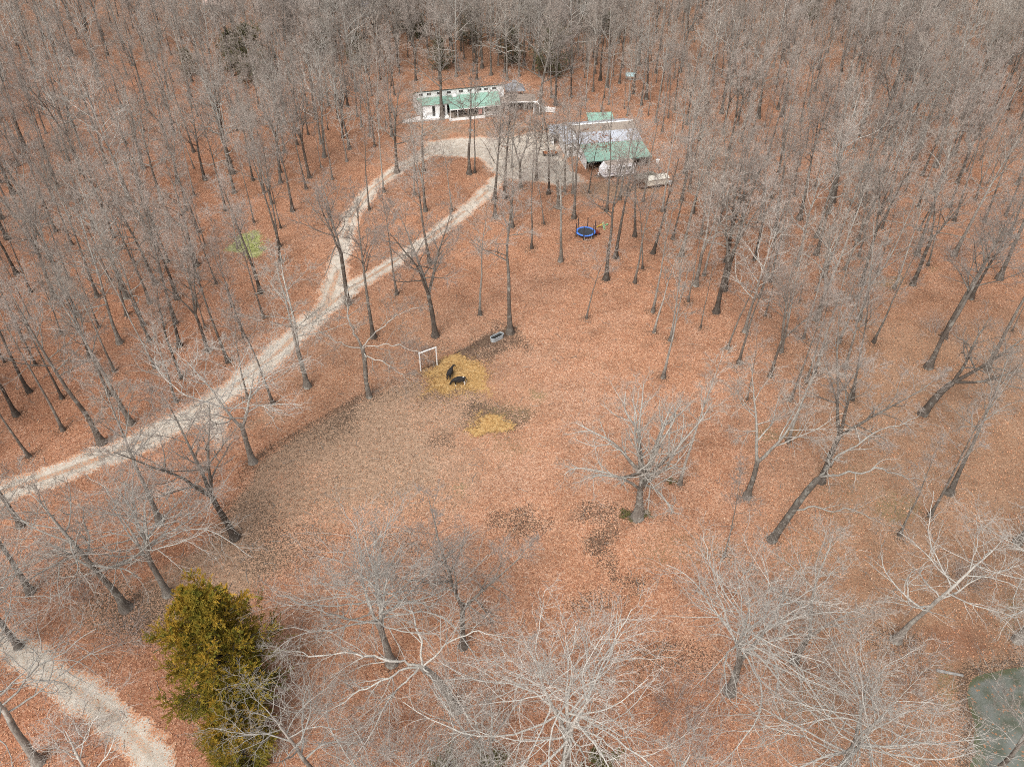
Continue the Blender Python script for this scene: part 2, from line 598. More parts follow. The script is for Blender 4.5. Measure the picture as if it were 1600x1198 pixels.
def ground_masks(x, y):
    z = -0.55 * pond_depth(x, y)
    px, py = proj(x, np.maximum(y, 5))
    j = (fnoise(x, y, 0.16, 4) - 0.5)
    k = (fnoise(x + 90, y + 40, 0.35, 3) - 0.5)
    jx, jy = px + j * 90, py + k * 50
    bare = sstep(1.0, -6.0, poly_sdf(x, y, PADDOCK) + j * 9) * np.clip(0.25 + 2.2 * (fnoise(x + 3, y + 8, 0.10, 4) - .25), 0, .95)
    bare = np.maximum(bare, 0.95 * sstep(1.0, -1.5, poly_sdf(x, y, PADDOCK) + j * 3) * sstep(11, 2, line_dist(x, y, FENCE) + j * 6))
    bare = np.maximum(bare, 0.62 * ell(jx, jy, 690, 640, 70, 40))
    bare = np.maximum(bare, 0.45 * ell(jx, jy, 620, 740, 150, 90))
    bare = np.maximum(bare, 0.6 * ell(jx, jy, 250, 960, 150, 50))
    bare = np.maximum(bare, 0.75 * ell(jx, jy, 960, 292, 70, 16))
    bare = np.maximum(bare, 0.65 * ell(jx, jy, 760, 205, 130, 14))
    bare = np.maximum(bare, 0.5 * ell(jx, jy, 420, 660, 40, 20))
    bare = np.maximum(bare, 0.45 * fnoise(x, y, 0.05, 4) ** 1.0 * (px > 1150) * (py > 500))
    dark = np.zeros_like(x)
    fl = line_dist(x, y, FENCE)
    below = poly_sdf(x, y, gpts([(330, 838), (398, 717), (577, 614), (690, 567), (797, 512), (830, 600), (700, 660), (450, 800)])) < 0.6
    dark = np.maximum(dark, 0.46 * below * sstep(7.5, -1.5, fl + j * 6) * sstep(470, 560, px) + 0.42 * below * sstep(8, -2.0, fl + j * 6) * (px < 560))
    dark = np.maximum(dark, 0.58 * below * sstep(1.6, 0.1, fl + j * 1.5) * (px > 385) * (px < 600))
    dark = np.maximum(dark, 0.95 * below * sstep(4.6, 0.6, fl + j * 3) * (px > 675) * (px < 812))
    for (cx, cy, rx, ry, w) in ((770, 652, 46, 24, .72), (745, 640, 30, 10, .6), (755, 552, 40, 14, .72), (790, 538, 24, 14, .8), (700, 620, 40, 14, .45), (690, 690, 34, 20, .52), (930, 800, 60, 14, .5), (945, 840, 22, 32, .62), (975, 885, 16, 28, .62),
                                (805, 815, 45, 22, .55), (1000, 905, 30, 18, .45), (300, 985, 90, 40, .55), (200, 960, 70, 45, .5), (120, 890, 45, 25, .5), (400, 850, 45, 60, .42),
                                (1400, 1000, 60, 26, .45), (1160, 885, 18, 14, .4), (1000, 800, 26, 10, .4), (600, 850, 60, 24, .38), (1500, 890, 40, 20, .3), (780, 515, 26, 12, .5),
                                (670, 545, 34, 16, .35), (560, 470, 14, 6, .4), (450, 860, 90, 30, .35), (1060, 800, 30, 20, .25), (930, 940, 60, 16, .42), (1050, 1030, 70, 30, .4)):
        dark = np.maximum(dark, w * ell(jx, jy, cx, cy, rx, ry, 0.5))
    dark = np.maximum(dark, 0.75 * sstep(1.6, 0.0, np.abs(poly_sdf(x, y, POND))))
    straw = np.maximum(ell(px + j * 130, py + k * 70, 712, 590, 47, 29, .5), 0.85 * ell(px + j * 110, py + k * 55, 760, 664, 32, 15, .55)) * (0.55 + 0.9 * fnoise(x + 7, y, 0.55, 3))
    moss = np.zeros_like(x)
    for (cx, cy, rx, ry, w) in ((832, 612, 18, 16, .6), (780, 640, 40, 20, .4), (715, 765, 14, 12, .55), (800, 700, 40, 18, .35), (1385, 440, 40, 8, .55), (1475, 428, 26, 6, .5), (1405, 800, 40, 22, .5),
                                (1215, 680, 26, 14, .5), (1480, 1080, 18, 50, .55), (1270, 1100, 50, 60, .35), (1580, 960, 30, 40, .45), (1080, 860, 60, 40, .35), (690, 1190, 30, 20, .4), (480, 1010, 30, 30, .3),
                                (560, 345, 20, 20, .3), (1260, 860, 60, 40, .3), (1330, 760, 70, 60, .28), (250, 790, 40, 14, .3)):
        moss = np.maximum(moss, w * ell(jx, jy, cx, cy, rx, ry, 0.5))
    pale = 0.75 * ell(px, py, 720, 700, 260, 170, .6) + 0.25 * ell(px, py, 1050, 620, 260, 160, .6)
    brown = np.clip(sstep(1150, 1380, px) * sstep(380, 600, py) * 0.75 + 0.3 * ell(jx, jy, 640, 620, 200, 150), 0, 1)
    red = np.clip(sstep(480, 260, px + j * 120) * 0.35 + sstep(260, 60, py) * 0.1 + sstep(980, 1150, py) * 0.35, 0, 1)
    red = np.maximum(red, ell(jx, jy, 1500, 1000, 55, 28) * 1.0)
    brown = np.maximum(brown, sstep(150, 40, py) * 0.5)
    lawn = ell(px + j * 60, py + k * 40, 388, 381, 37, 20, .3)
    return x, y, z, bare, dark, straw, moss, pale, brown, red, lawn


def make_ground():
    xs = np.concatenate([[-3000, -1200, -600, -350], np.arange(-240, 240.1, 0.9), [350, 600, 1200, 3000]])
    ys = np.concatenate([[-1500, -500, -150, -40], np.arange(8, 330.1, 0.9), [360, 420, 520, 800, 1500, 4000]])
    X, Y = np.meshgrid(xs, ys)
    x, y, z, bare, dark, straw, moss, pale, brown, red, lawn = ground_masks(X.ravel(), Y.ravel())
    nx, ny = len(xs), len(ys)
    i = np.arange(nx * ny).reshape(ny, nx)
    q = np.stack([i[:-1, :-1], i[:-1, 1:], i[1:, 1:], i[1:, :-1]], -1).reshape(-1, 4)
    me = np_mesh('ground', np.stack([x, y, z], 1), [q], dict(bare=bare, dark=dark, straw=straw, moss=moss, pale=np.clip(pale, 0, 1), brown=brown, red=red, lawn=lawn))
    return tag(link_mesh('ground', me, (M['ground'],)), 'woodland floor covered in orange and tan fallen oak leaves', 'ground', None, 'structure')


make_ground()


def sheet(name, sdf, x0, x1, y0, y1, step, z, mat, label, cat, track=None, lip=0.0):
    """flat sheet where sdf < 0, cut from a fine grid with a ragged rim"""
    xs, ys = np.arange(x0, x1, step), np.arange(y0, y1, step)
    X, Y = np.meshgrid(xs, ys)
    s = sdf(X, Y)
    s = s + (fnoise(X, Y, 0.45, 3) - 0.5) * 1.5 + (vnoise(X, Y, 1.9) - 0.5) * 0.5
    ny, nx = X.shape
    i = np.arange(nx * ny).reshape(ny, nx)
    keep = (s[:-1, :-1] < 0.25) & (s[1:, 1:] < 0.25) & (s[:-1, 1:] < 0.25) & (s[1:, :-1] < 0.25)
    q = np.stack([i[:-1, :-1], i[:-1, 1:], i[1:, 1:], i[1:, :-1]], -1)[keep]
    used = np.unique(q)
    remap = np.zeros(nx * ny, int)
    remap[used] = np.arange(len(used))
    v = np.stack([X.ravel(), Y.ravel(), np.full(nx * ny, z)], 1)[used]
    edge = np.clip(1 + s.ravel()[used] / 1.5, 0, 1)
    tr = track(v[:, 0], v[:, 1]) if track else np.zeros(len(v))
    if name == 'pond':
        edge = sstep(-2.2, 0.3, s.ravel()[used])
    e2 = np.maximum(edge * 0.80, tr * 0.56)
    me = np_mesh(name, v, [remap[q]], dict(edge=e2, track=tr, scum=edge))
    return tag(link_mesh(name, me, (mat,)), label, cat, None, 'structure')


D_MAIN = gpts([(-140, 815), (-60, 790), (0, 770), (110, 733), (220, 690), (300, 650), (375, 598), (440, 546), (500, 488), (545, 452)])
D_EAST = gpts([(500, 488), (545, 452), (590, 425), (650, 388), (710, 343), (755, 305), (785, 275)])
D_WEST = gpts([(475, 515), (513, 470), (526, 430), (535, 390), (548, 340), (580, 296), (625, 262), (670, 240), (705, 232)])
PAD = gpts([(650, 240), (668, 222), (720, 214), (790, 214), (830, 205), (868, 207), (880, 240), (893, 262), (920, 285), (880, 292), (840, 286), (800, 284), (775, 275), (745, 248), (700, 246)])
SPUR = gpts([(300, 655), (352, 628), (358, 690), (338, 706), (322, 684)])


def drive_sdf(x, y):
    d = np.minimum(line_dist(x, y, D_MAIN) - 2.35, line_dist(x, y, D_EAST) - 1.9)
    d = np.minimum(d, line_dist(x, y, D_WEST) - 1.95)
    d = np.minimum(d, poly_sdf(x, y, PAD))
    return np.minimum(d, poly_sdf(x, y, SPUR))


def drive_track(x, y):
    """leafy strip between the wheel lines"""
    t = np.minimum(np.minimum(line_dist(x, y, D_MAIN), line_dist(x, y, D_EAST)), line_dist(x, y, D_WEST))
    t = t + (fnoise(x, y, 0.3) - .5) * .7
    pad = sstep(0.5, -2.5, poly_sdf(x, y, PAD))
    return sstep(0.62, 0.1, t) * sstep(0.36, 0.56, fnoise(x + 50, y, 0.10)) * (1 - pad)


sheet('gravel_drive', drive_sdf, -75, 25, 60, 182, 0.35, 0.03, M['gravel'], 'pale gravel drive that forks round an island of leaves and widens at the houses', 'drive', drive_track)
D_PATH = gpts([(-120, 955), (-40, 990), (40, 1025), (110, 1072), (165, 1108), (210, 1150), (250, 1198), (275, 1250), (290, 1320)])
sheet('gravel_path', lambda x, y: line_dist(x, y, D_PATH) - 1.75, -62, -20, 22, 52, 0.3, 0.03, M['gravel'], 'pale gravel track beside the big rusty green cedar', 'path',
      lambda x, y: 0.7 * sstep(0.7, 0.1, line_dist(x, y, D_PATH)) * sstep(.4, .6, fnoise(x, y, .2)))
sheet('pond', lambda x, y: poly_sdf(x, y, POND) - 0.3, 36, 75, 22, 50, 0.4, -0.22, M['water'], 'dark green and grey pond with a muddy rim', 'pond')


def straw_bits(name, ellipses, n, mat, label, cat, seed, lo=0.15, hi=0.5, w=0.02, up=0.25):
    rng = np.random.RandomState(seed)
    P = []
    for (cx, cy, rx, ry, share) in ellipses:
        k = int(n * share)
        r = np.abs(rng.normal(0, 0.48, k))
        t = rng.rand(k) * 2 * math.pi
        for a, b in zip(cx + rx * r * np.cos(t), cy + ry * r * np.sin(t)):
            P.append(at(a, b))
    P = np.array([tuple(p) for p in P])
    n = len(P)
    ang = rng.rand(n) * 2 * math.pi
    L = lo + (hi - lo) * rng.rand(n)
    d = np.stack([np.cos(ang), np.sin(ang), rng.rand(n) * up], 1) * L[:, None] / 2
    s = np.stack([-np.sin(ang), np.cos(ang), np.zeros(n)], 1) * w
    c = P + np.array([0, 0, 0.05]) + np.stack([0 * ang, 0 * ang, rng.rand(n) * 0.08], 1)
    V = np.stack([c - d - s, c + d - s, c + d + s, c - d + s], 1).reshape(-1, 3)
    V[:, 2] = np.maximum(V[:, 2], 0.01)
    me = np_mesh(name, V, [np.arange(4 * n).reshape(-1, 4)], None, False)
    return tag(link_mesh(name, me, (mat,)), label, cat, None, 'stuff')


straw_bits('straw', [(715, 588, 52, 31, .5), (690, 600, 34, 20, .15), (735, 575, 26, 16, .12), (762, 662, 32, 16, .20), (705, 600, 75, 42, .10)], 5200, M['straw'], 'loose yellow straw spread on the ground round the cattle', 'straw', 3)
straw_bits('grass', [(388, 382, 30, 15, 1.0)], 900, M['grass'], 'yellowish green grass patch in the leaf litter across the drive', 'grass', 4, 0.2, 0.5, 0.05, 0.3)


def leaf_scatter():
    rs = np.random.RandomState(12)
    n = 330000
    v = rs.rand(n)
    y = 24 + 150 * v ** 1.15
    x = (rs.rand(n) * 2 - 1) * (24 + y * 0.78)
    px, py = proj(x, y)
    keep = rs.rand(n) < np.clip(0.25 + 1.5 * (fnoise(x, y, 0.25, 3) - 0.2), 0.15, 1)
    d = np.minimum(drive_sdf(x, y), line_dist(x, y, D_PATH) - 1.75)
    keep &= (d > 0.15) | (rs.rand(n) < 0.10)
    gm = ground_masks(x, y)
    keep &= rs.rand(n) > np.clip(1.35 * gm[4] + .75 * gm[3] - .1, 0, .93)
    keep &= (np.hypot((px - 388) / 33, (py - 381) / 17) > 1) | (rs.rand(len(x)) < .2)
    keep &= (poly_sdf(x, y, POND) > -0.4) & (np.hypot((px - 712) / 45, (py - 590) / 28) > 1)
    x, y = x[keep], y[keep]
    n = len(x)
    a = rs.rand(n) * 6.28
    L = 0.045 + 0.06 * rs.rand(n)
    W = L * (0.5 + 0.3 * rs.rand(n))
    tz = rs.normal(0, 0.35, (n, 2))
    u = np.stack([np.cos(a), np.sin(a), tz[:, 0]], 1) * L[:, None]
    w = np.stack([-np.sin(a), np.cos(a), tz[:, 1]], 1) * W[:, None]
    c = np.stack([x, y, 0.045 + 0.03 * rs.rand(n)], 1)
    V = np.stack([c - u, c - w * .9, c + u, c + w * .9], 1).reshape(-1, 3)
    V[:, 2] = np.maximum(V[:, 2], 0.006)
    me = np_mesh('fallen_leaves', V, [np.arange(4 * n).reshape(-1, 4)], dict(hue=np.repeat(rs.rand(n), 4)), False)
    m, nt, b = new_mat('dead_leaf', 0.75, 0.2)
    c = ramp(nt, attr(nt, 'hue'), [(0.0, (0.17, 0.072, 0.042)), (0.25, (0.35, 0.142, 0.070)), (0.55, (0.49, 0.232, 0.122)), (0.90, (0.53, 0.30, 0.18)), (1.0, (0.58, 0.39, 0.27))])
    nt.links.new(c, b.inputs['Base Color'])
    tag(link_mesh('fallen_leaves', me, (m,)), 'loose curled orange and tan oak leaves all over the ground', 'leaves', None, 'stuff')
    # sticks
    n = 2600
    y = 26 + 120 * rs.rand(n) ** 1.2
    x = (rs.rand(n) * 2 - 1) * (22 + y * 0.76)
    ok = (drive_sdf(x, y) > 0) & (poly_sdf(x, y, POND) > 0)
    x, y = x[ok], y[ok]
    n = len(x)
    a = rs.rand(n) * 6.28
    L = 0.3 + 1.5 * rs.rand(n) ** 3
    K = 4
    P = [np.stack([x, y, np.full(n, .05)], 1)]
    for k in range(K - 1):
        a = a + rs.normal(0, .3, n)
        P.append(P[-1] + np.stack([np.cos(a), np.sin(a), rs.normal(0, .05, n)], 1) * (L / (K - 1))[:, None])
    P = np.stack(P, 1)
    P[:, :, 2] = np.clip(P[:, :, 2], .03, .15)
    Rd = np.repeat((0.012 + 0.02 * rs.rand(n))[:, None], K, 1)
    V, F, G = join([tube(P, Rd, 4)])
    me = np_mesh('fallen_sticks', V, F, dict(girth=G))
    tag(link_mesh('fallen_sticks', me, (M['bark_grey'],)), 'thin grey fallen sticks lying in the leaf litter', 'sticks', None, 'stuff')


# ------------------------------------------------------------------ tree shapes
UP = np.array([0, 0, 1.0])


def nrm(v):
    return v / np.maximum(np.linalg.norm(v, axis=-1, keepdims=True), 1e-9)


def tube(P, Rd, S, tip=False):
    Np, K = P.shape[:2]
    T = nrm(np.gradient(P, axis=1))
    a = np.where(np.abs(T.mean(1)[:, 2:3]) > 0.8, np.array([[1.0, 0.13, 0.05]]), np.array([[0.05, 0.1, 1.0]]))
    U = nrm(np.cross(T, a[:, None, :]))
    W = np.cross(T, U)
    an = 2 * math.pi * np.arange(S) / S
    ring = P[:, :, None, :] + Rd[:, :, None, None] * (np.cos(an)[None, None, :, None] * U[:, :, None, :] + np.sin(an)[None, None, :, None] * W[:, :, None, :])
    g = np.repeat(Rd[:, :, None], S, 2)
    KR = K - 1 if tip else K
    per = KR * S + (1 if tip else 0)
    V = ring[:, :KR].reshape(Np, KR * S, 3)
    G = g[:, :KR].reshape(Np, KR * S)
    if tip:
        V = np.concatenate([V, P[:, -1:, :]], 1)
        G = np.concatenate([G, Rd[:, -1:]], 1)
    base = (np.arange(Np) * per)[:, None]
    faces = []
    if KR > 1:
        k = np.arange(KR - 1)[:, None] * S
        s = np.arange(S)[None, :]
        s2 = (s + 1) % S
        q = np.stack([k + s, k + s2, k + S + s2, k + S + s], -1).reshape(-1, 4)
        faces.append((base[:, :, None] + q[None]).reshape(-1, 4))
    if tip:
        s = np.arange(S)
        t = np.stack([(KR - 1) * S + s, (KR - 1) * S + (s + 1) % S, np.full(S, KR * S)], -1)
        faces.append((base[:, :, None] + t[None]).reshape(-1, 3))
    return V.reshape(-1, 3), faces, G.ravel()


def join(parts):
    V, Q, T, G, n = [], [], [], [], 0
    for v, fs, g in parts:
        V.append(v)
        G.append(g)
        for f in fs:
            (Q if f.shape[1] == 4 else T).append(f + n)
        n += len(v)
    F = []
    if Q:
        F.append(np.concatenate(Q))
    if T:
        F.append(np.concatenate(T))
    return np.concatenate(V), F, np.concatenate(G)


def spawn(rng, P, Rd, n, t0, t1, lenf, a0, a1, trop, wig, K, rr, taper=0.3, rmin=0.004, rmax=9.0, absolute=False):
    Np, KP = P.shape[:2]
    t = t0 + (t1 - t0) * (np.arange(n)[None] + rng.rand(Np, n)) / n
    x = np.clip(t * (KP - 1), 0, KP - 1.001)
    i0 = x.astype(int)
    f = (x - i0)[..., None]
    I = np.arange(Np)[:, None]
    A, B = P[I, i0], P[I, i0 + 1]
    pos = A + (B - A) * f
    tan = nrm(B - A)
    rad = Rd[I, i0] * (1 - f[..., 0]) + Rd[I, i0 + 1] * f[..., 0]
    pl = np.linalg.norm(np.diff(P, axis=1), axis=2).sum(1)[:, None]
    ang = np.radians(a0 + (a1 - a0) * (t - t0) / max(t1 - t0, 1e-6) + rng.normal(0, 9, t.shape))
    az = 2.39996 * np.arange(n)[None] + rng.rand(Np, 1) * 6.28 + rng.normal(0, 0.5, t.shape)
    ref = np.where(np.abs(tan[..., 2:3]) > 0.9, np.array([1.0, 0, 0]), UP)
    u = nrm(np.cross(tan, ref))
    w = np.cross(tan, u)
    d = np.cos(ang)[..., None] * tan + np.sin(ang)[..., None] * (np.cos(az)[..., None] * u + np.sin(az)[..., None] * w)
    L = lenf(t) * (0.65 + 0.7 * rng.rand(*t.shape)) * (1.0 if absolute else pl)
    m = Np * n
    d, pos, L, rad = d.reshape(m, 3), pos.reshape(m, 3), L.reshape(m), rad.reshape(m)
    out = [pos]
    step = (L / (K - 1))[:, None]
    for k in range(K - 1):
        d = nrm(d + rng.normal(0, wig, (m, 3)) + UP * trop)
        out.append(out[-1] + d * step)
    C = np.stack(out, 1)
    r0 = np.clip(rad * rr, rmin, rmax)
    tt = np.linspace(0, 1, K)[None]
    Rc = r0[:, None] * (1 - (1 - taper) * tt)
    return C, Rc


def stem(rng, base, d, L, r0, r1, K=14, wig=0.03, trop=0.02, flare=True):
    p = np.array(base, float)
    d = nrm(np.array(d, float))
    pts = [p.copy()]
    st = L / (K - 1)
    for k in range(K - 1):
        d = nrm(d + rng.normal(0, wig, 3) + UP * trop)
        p = p + d * st
        pts.append(p.copy())
    t = np.linspace(0, 1, K)
    r = r0 + (r1 - r0) * t ** 0.85
    if flare:
        r = r * (1 + 1.15 * np.exp(-np.linspace(0, L, K) / 0.8))
    return np.array(pts)[None], r[None]


def poly_stem(pts, r0, r1, K=16, flare=True):
    """smooth stem through traced points"""
    pts = np.array(pts, float)
    n = len(pts)
    u = np.linspace(0, n - 1, K)
    ext = np.vstack([2 * pts[0] - pts[1], pts, 2 * pts[-1] - pts[-2]])
    out = []
    for q in u:
        i = min(int(q), n - 2)
        f = q - i
        a, b, c, d = ext[i], ext[i + 1], ext[i + 2], ext[i + 3]
        out.append(0.5 * (2 * b + (c - a) * f + (2 * a - 5 * b + 4 * c - d) * f * f + (3 * b - a - 3 * c + d) * f ** 3))
    P = np.array(out)
    t = np.linspace(0, 1, K)
    r = r0 + (r1 - r0) * t
    if flare:
        s = np.concatenate([[0], np.cumsum(np.linalg.norm(np.diff(P, axis=0), axis=1))])
        r = r * (1 + 0.7 * np.exp(-s / 0.6))
    return P[None], r[None]


def resample(P, Rd, K):
    n = P.shape[1]
    u = np.linspace(0, n - 1, K)
    i = np.minimum(u.astype(int), n - 2)
    f = u - i
    return P[:, i] * (1 - f)[None, :, None] + P[:, i + 1] * f[None, :, None], Rd[:, i] * (1 - f)[None] + Rd[:, i + 1] * f[None]


def crown_from(rng, stems, st):
    """limbs, branches, branchlets and twigs grown from a list of stems"""
    P = np.concatenate([resample(p, r, 16)[0] for p, r in stems])
    Rd = np.concatenate([resample(p, r, 16)[1] for p, r in stems])
    parts, levels = [], []
    t0 = st['first']
    low, high = st['limb_low'], st['limb_high']
    L1 = spawn(rng, P, Rd, st['n1'], t0, 0.98, lambda t: low + (high - low) * (t - t0) / (1 - t0), st['a_low'], st['a_high'], st['trop'], st['wig'], st.get('k1', 9), 0.60, 0.30, 0.02, st.get('rl', 0.14), True)
    top = (P[:, -2:], Rd[:, -2:])
    lv = L1
    parts.append(tube(*lv, 6))
    L2 = spawn(rng, *lv, st['n2'], 0.22, 1.0, lambda t: 0.50 - 0.22 * t, 52, 34, st['trop'] * 0.7, st['wig'] * 1.2, 7, 0.66, 0.35, 0.014, 0.08)
    parts.append(tube(*L2, 4))
    L3 = spawn(rng, *L2, st['n3'], 0.2, 1.0, lambda t: 0.50 - 0.2 * t, 48, 34, 0.03, 0.16, 5, 0.62, 0.4, st.get('m3', 0.013), 0.04)
    parts.append(tube(*L3, 3))
    L4 = spawn(rng, *L3, st['n4'], 0.2, 1.0, lambda t: 0.60 - 0.2 * t, 46, 30, 0.03, 0.16, 3, 0.64, 0.5, st.get('m4', 0.0088), 0.02)
    parts.append(tube(*L4, 3, True))
    # fine sprays also along the limbs themselves
    L4b = spawn(rng, *L2, st['spray'], 0.1, 1.0, lambda t: 0.20 + 0 * t, 55, 40, 0.02, 0.15, 3, 0.3, 0.4, 0.0065, 0.014)
    parts.append(tube(*L4b, 3, True))
    if st['n5']:
        L5 = spawn(rng, *L4, st['n5'], 0.2, 1.0, lambda t: 0.52 + 0 * t, 44, 30, 0.02, 0.1, 2, 0.7, 0.4, 0.007, 0.011)
        parts.append(tube(*L5, 3, True))
    return join(parts), (L3, L4)


leaf_scatter()

STY = dict(
    tall=dict(first=.48, n1=13, n2=7, n3=6, n4=6, n5=1, limb_low=5.0, limb_high=2.4, a_low=52, a_high=24, trop=.05, wig=.09, spray=3),
    slim=dict(first=.50, n1=11, n2=6, n3=5, n4=5, n5=1, limb_low=3.2, limb_high=1.5, a_low=48, a_high=24, trop=.05, wig=.09, spray=3),
    open=dict(first=.32, n1=15, n2=7, n3=6, n4=5, n5=1, limb_low=6.8, limb_high=3.0, a_low=68, a_high=28, trop=.035, wig=.11, spray=3),
    fork=dict(first=.40, n1=10, n2=7, n3=6, n4=5, n5=1, limb_low=4.6, limb_high=2.1, a_low=56, a_high=26, trop=.04, wig=.10, spray=3),
    pale=dict(first=.32, n1=13, n2=8, n3=5, n4=3, n5=1, limb_low=8.0, limb_high=3.8, a_low=70, a_high=30, trop=.015, wig=.155, spray=2, k1=11, rl=.115, m3=.013, m4=.0085),
)


def build_shape(key, seed, sty, H, r, mat, stems=None, lean=(0, 0), leaders=0, fork=.42, trunk_cut=None, over=None):
    """trunk mesh + crown mesh for one kind of tree"""
    rng = np.random.RandomState(seed)
    st = dict(STY[sty])
    st.update(over or {})
    if stems is None:
        d = (lean[0], lean[1], 1.0)
        if leaders:
            P, Rd = stem(rng, (0, 0, -0.25), d, H * (fork + .03), r, r * .80, 10, 0.014, 0.01)
            stems_t = [(P, Rd)]
            stems = []
            end, dr = P[0, -2], nrm(P[0, -1] - P[0, -3])
            a0 = rng.rand() * 6.28
            for k in range(leaders):
                a = a0 + 6.28 * k / leaders + rng.normal(0, .3)
                sp = .20 + .22 * rng.rand()
                dd = dr + sp * np.array([math.cos(a), math.sin(a), 0])
                s = stem(rng, end - dr * .15, dd, H * (1 - fork) * (.85 + .3 * rng.rand()), r * .66, r * .10, 12, 0.045, 0.035, False)
                stems.append(s)
            stems_t += stems
            st['first'] = .16
        else:
            stems = [stem(rng, (0, 0, -.25), d, H, r, r * .12, 16, st['wig'] * .26, 0.012)]
            stems_t = stems
    else:
        stems_t = stems[0]
        stems = stems[1]
    V, F, G = join([tube(p, q, 9, True) for p, q in stems_t])
    rr = np.random.RandomState(seed + 1)
    V = V + rr.normal(0, 1, V.shape) * (G * 0.045)[:, None]
    tm = np_mesh('trunk', V, F, dict(girth=G))
    tm.materials.append(mat)
    (V, F, G), lv = crown_from(rng, stems, st)
    cm = np_mesh('crown', V, F, dict(girth=G))
    cm.materials.append(mat)
    return tm, cm, lv


SHAPES = {}


def shape(key, *a, **k):
    SHAPES[key] = build_shape(key, *a, **k)


BD, BG, BP = M['bark_dark'], M['bark_grey'], M['bark_pale']
shape('tall_a', 11, 'tall', 20, .20, BD)
shape('tall_b', 12, 'tall', 21, .23, BD, lean=(.04, .02))
shape('tall_c', 13, 'tall', 19, .18, BD, lean=(-.05, .03))
shape('tall_d', 14, 'tall', 20, .21, BG)
shape('slim_a', 21, 'slim', 17, .12, BD)
shape('slim_b', 22, 'slim', 15, .10, BD, lean=(.05, -.03))
shape('slim_c', 23, 'slim', 18, .13, BG)
shape('open_a', 31, 'open', 19, .28, BG)
shape('open_b', 32, 'open', 20, .30, BD)
shape('fork_a', 41, 'fork', 20, .22, BD, leaders=2, fork=.45)
shape('fork_b', 42, 'fork', 20, .24, BD, leaders=3, fork=.38)
shape('fork_c', 43, 'fork', 18, .20, BG, leaders=2, fork=.30)
shape('pale_a', 51, 'pale', 17, .26, BP, leaders=3, fork=.36)
shape('pale_b', 52, 'pale', 18, .25, BP)
shape('pale_c', 53, 'pale', 16, .24, BP, leaders=2, fork=.42)
NOM_R = dict(tall_a=.20, tall_b=.23, tall_c=.18, tall_d=.21, slim_a=.12, slim_b=.10, slim_c=.13, open_a=.28, open_b=.30, fork_a=.22, fork_b=.24, fork_c=.20, pale_a=.26, pale_b=.25, pale_c=.24)
NOM_H = dict(tall_a=20, tall_b=21, tall_c=19, tall_d=20, slim_a=17, slim_b=15, slim_c=18, open_a=19, open_b=20, fork_a=20, fork_b=20, fork_c=18, pale_a=17, pale_b=18, pale_c=16)
FORM = dict(tall='straight', slim='slender', open='spreading', fork='forked', pale='pale')


def plant(shape_key, x, y, s, rz, tilt=(0, 0), name='bare_tree', sxy=None):
    e = empty(name, (x, y, 0), rz)
    # tilt about the base: the tree leans towards (tilt x, tilt y)
    ax = Vector((-tilt[1], tilt[0], 0))
    q = Matrix.Rotation(ax.length, 4, ax.normalized()) if ax.length > 1e-6 else Matrix.Identity(4)
    e.rotation_euler = (q @ Matrix.Rotation(rz, 4, 'Z')).to_euler()
    e.scale = (sxy or s, sxy or s, s)
    tm, cm, _ = SHAPES[shape_key]
    for nm, me in (('trunk', tm), ('crown', cm)):
        c = bpy.data.objects.new(nm, me)
        COL.objects.link(c)
        c.parent = e
    return e


# ------------------------------------------------------------------ houses and other things people made
TRI = [(0, 1, 2)]


def window(parent, x, z, w, h, y=0.0, frame_m=None, face=-1):
    """window on a wall whose front is at y, looking along face * y"""
    f = MB()
    t = 0.06
    y0, y1 = (y - 0.05, y + 0.03)
    f.box(x - w / 2 - t, x + w / 2 + t, y0, y1, z + h / 2, z + h / 2 + t)
    f.box(x - w / 2 - t, x + w / 2 + t, y0, y1, z - h / 2 - t, z - h / 2)
    f.box(x - w / 2 - t, x - w / 2, y0, y1, z - h / 2, z + h / 2)
    f.box(x + w / 2, x + w / 2 + t, y0, y1, z - h / 2, z + h / 2)
    f.box(x - .02, x + .02, y0 + .01, y1, z - h / 2, z + h / 2)
    o = f.build('window', frame_m or M['white_paint'], parent)
    MB().box(x - w / 2, x + w / 2, y - 0.02, y + 0.025, z - h / 2, z + h / 2).build('pane', M['glass'], o)
    return o


# long white house with a raised window band and a green lean-to roof
hs_ = empty('white_house', (-21.8, 181.8, 0), R(14.0))
tag(hs_, 'long white house with a green lean-to roof and a raised band of small windows', 'house')
MB().hexa([(0, 0, 0), (20.5, 0, 0), (20.5, 6, 0), (0, 6, 0), (0, 0, 5.35), (20.5, 0, 5.35), (20.5, 6, 2.8), (0, 6, 2.8)]).build('wall', M['white'], hs_)
for x in (1.1, 3.0, 5.3, 7.6, 10.4, 12.4, 14.7, 16.3, 18.2):
    window(hs_, x, 4.72, 0.9, 0.55)
rf = MB().slab((-.25, -.12, 5.46), (20.75, -.12, 5.46), (20.75, 6.5, 2.65), (-.25, 6.5, 2.65), .08).build('roof', M['green_roof'], hs_)
MB().box(-.27, 20.77, -.17, -.125, 5.33, 5.49).build('fascia', M['dark_roof'], rf)
MB().box(8.1, 9.2, -.9, -.05, 3.85, 4.25).build('roof_vent', M['white_paint'], hs_, .03)
pr = MB().slab((.9, -2.6, 3.22), (6.9, -2.6, 3.22), (6.9, -.03, 4.0), (.0, -.03, 4.0), .07)
pr.slab((6.9, -4.8, 2.55), (18.6, -4.8, 2.55), (19.2, -.03, 4.0), (6.9, -.03, 4.0), .07)
pr = pr.build('porch_roof', M['green_roof'], hs_)
MB().box(6.9, 18.6, -4.86, -4.81, 2.36, 2.56).build('gutter', M['white_paint'], pr)
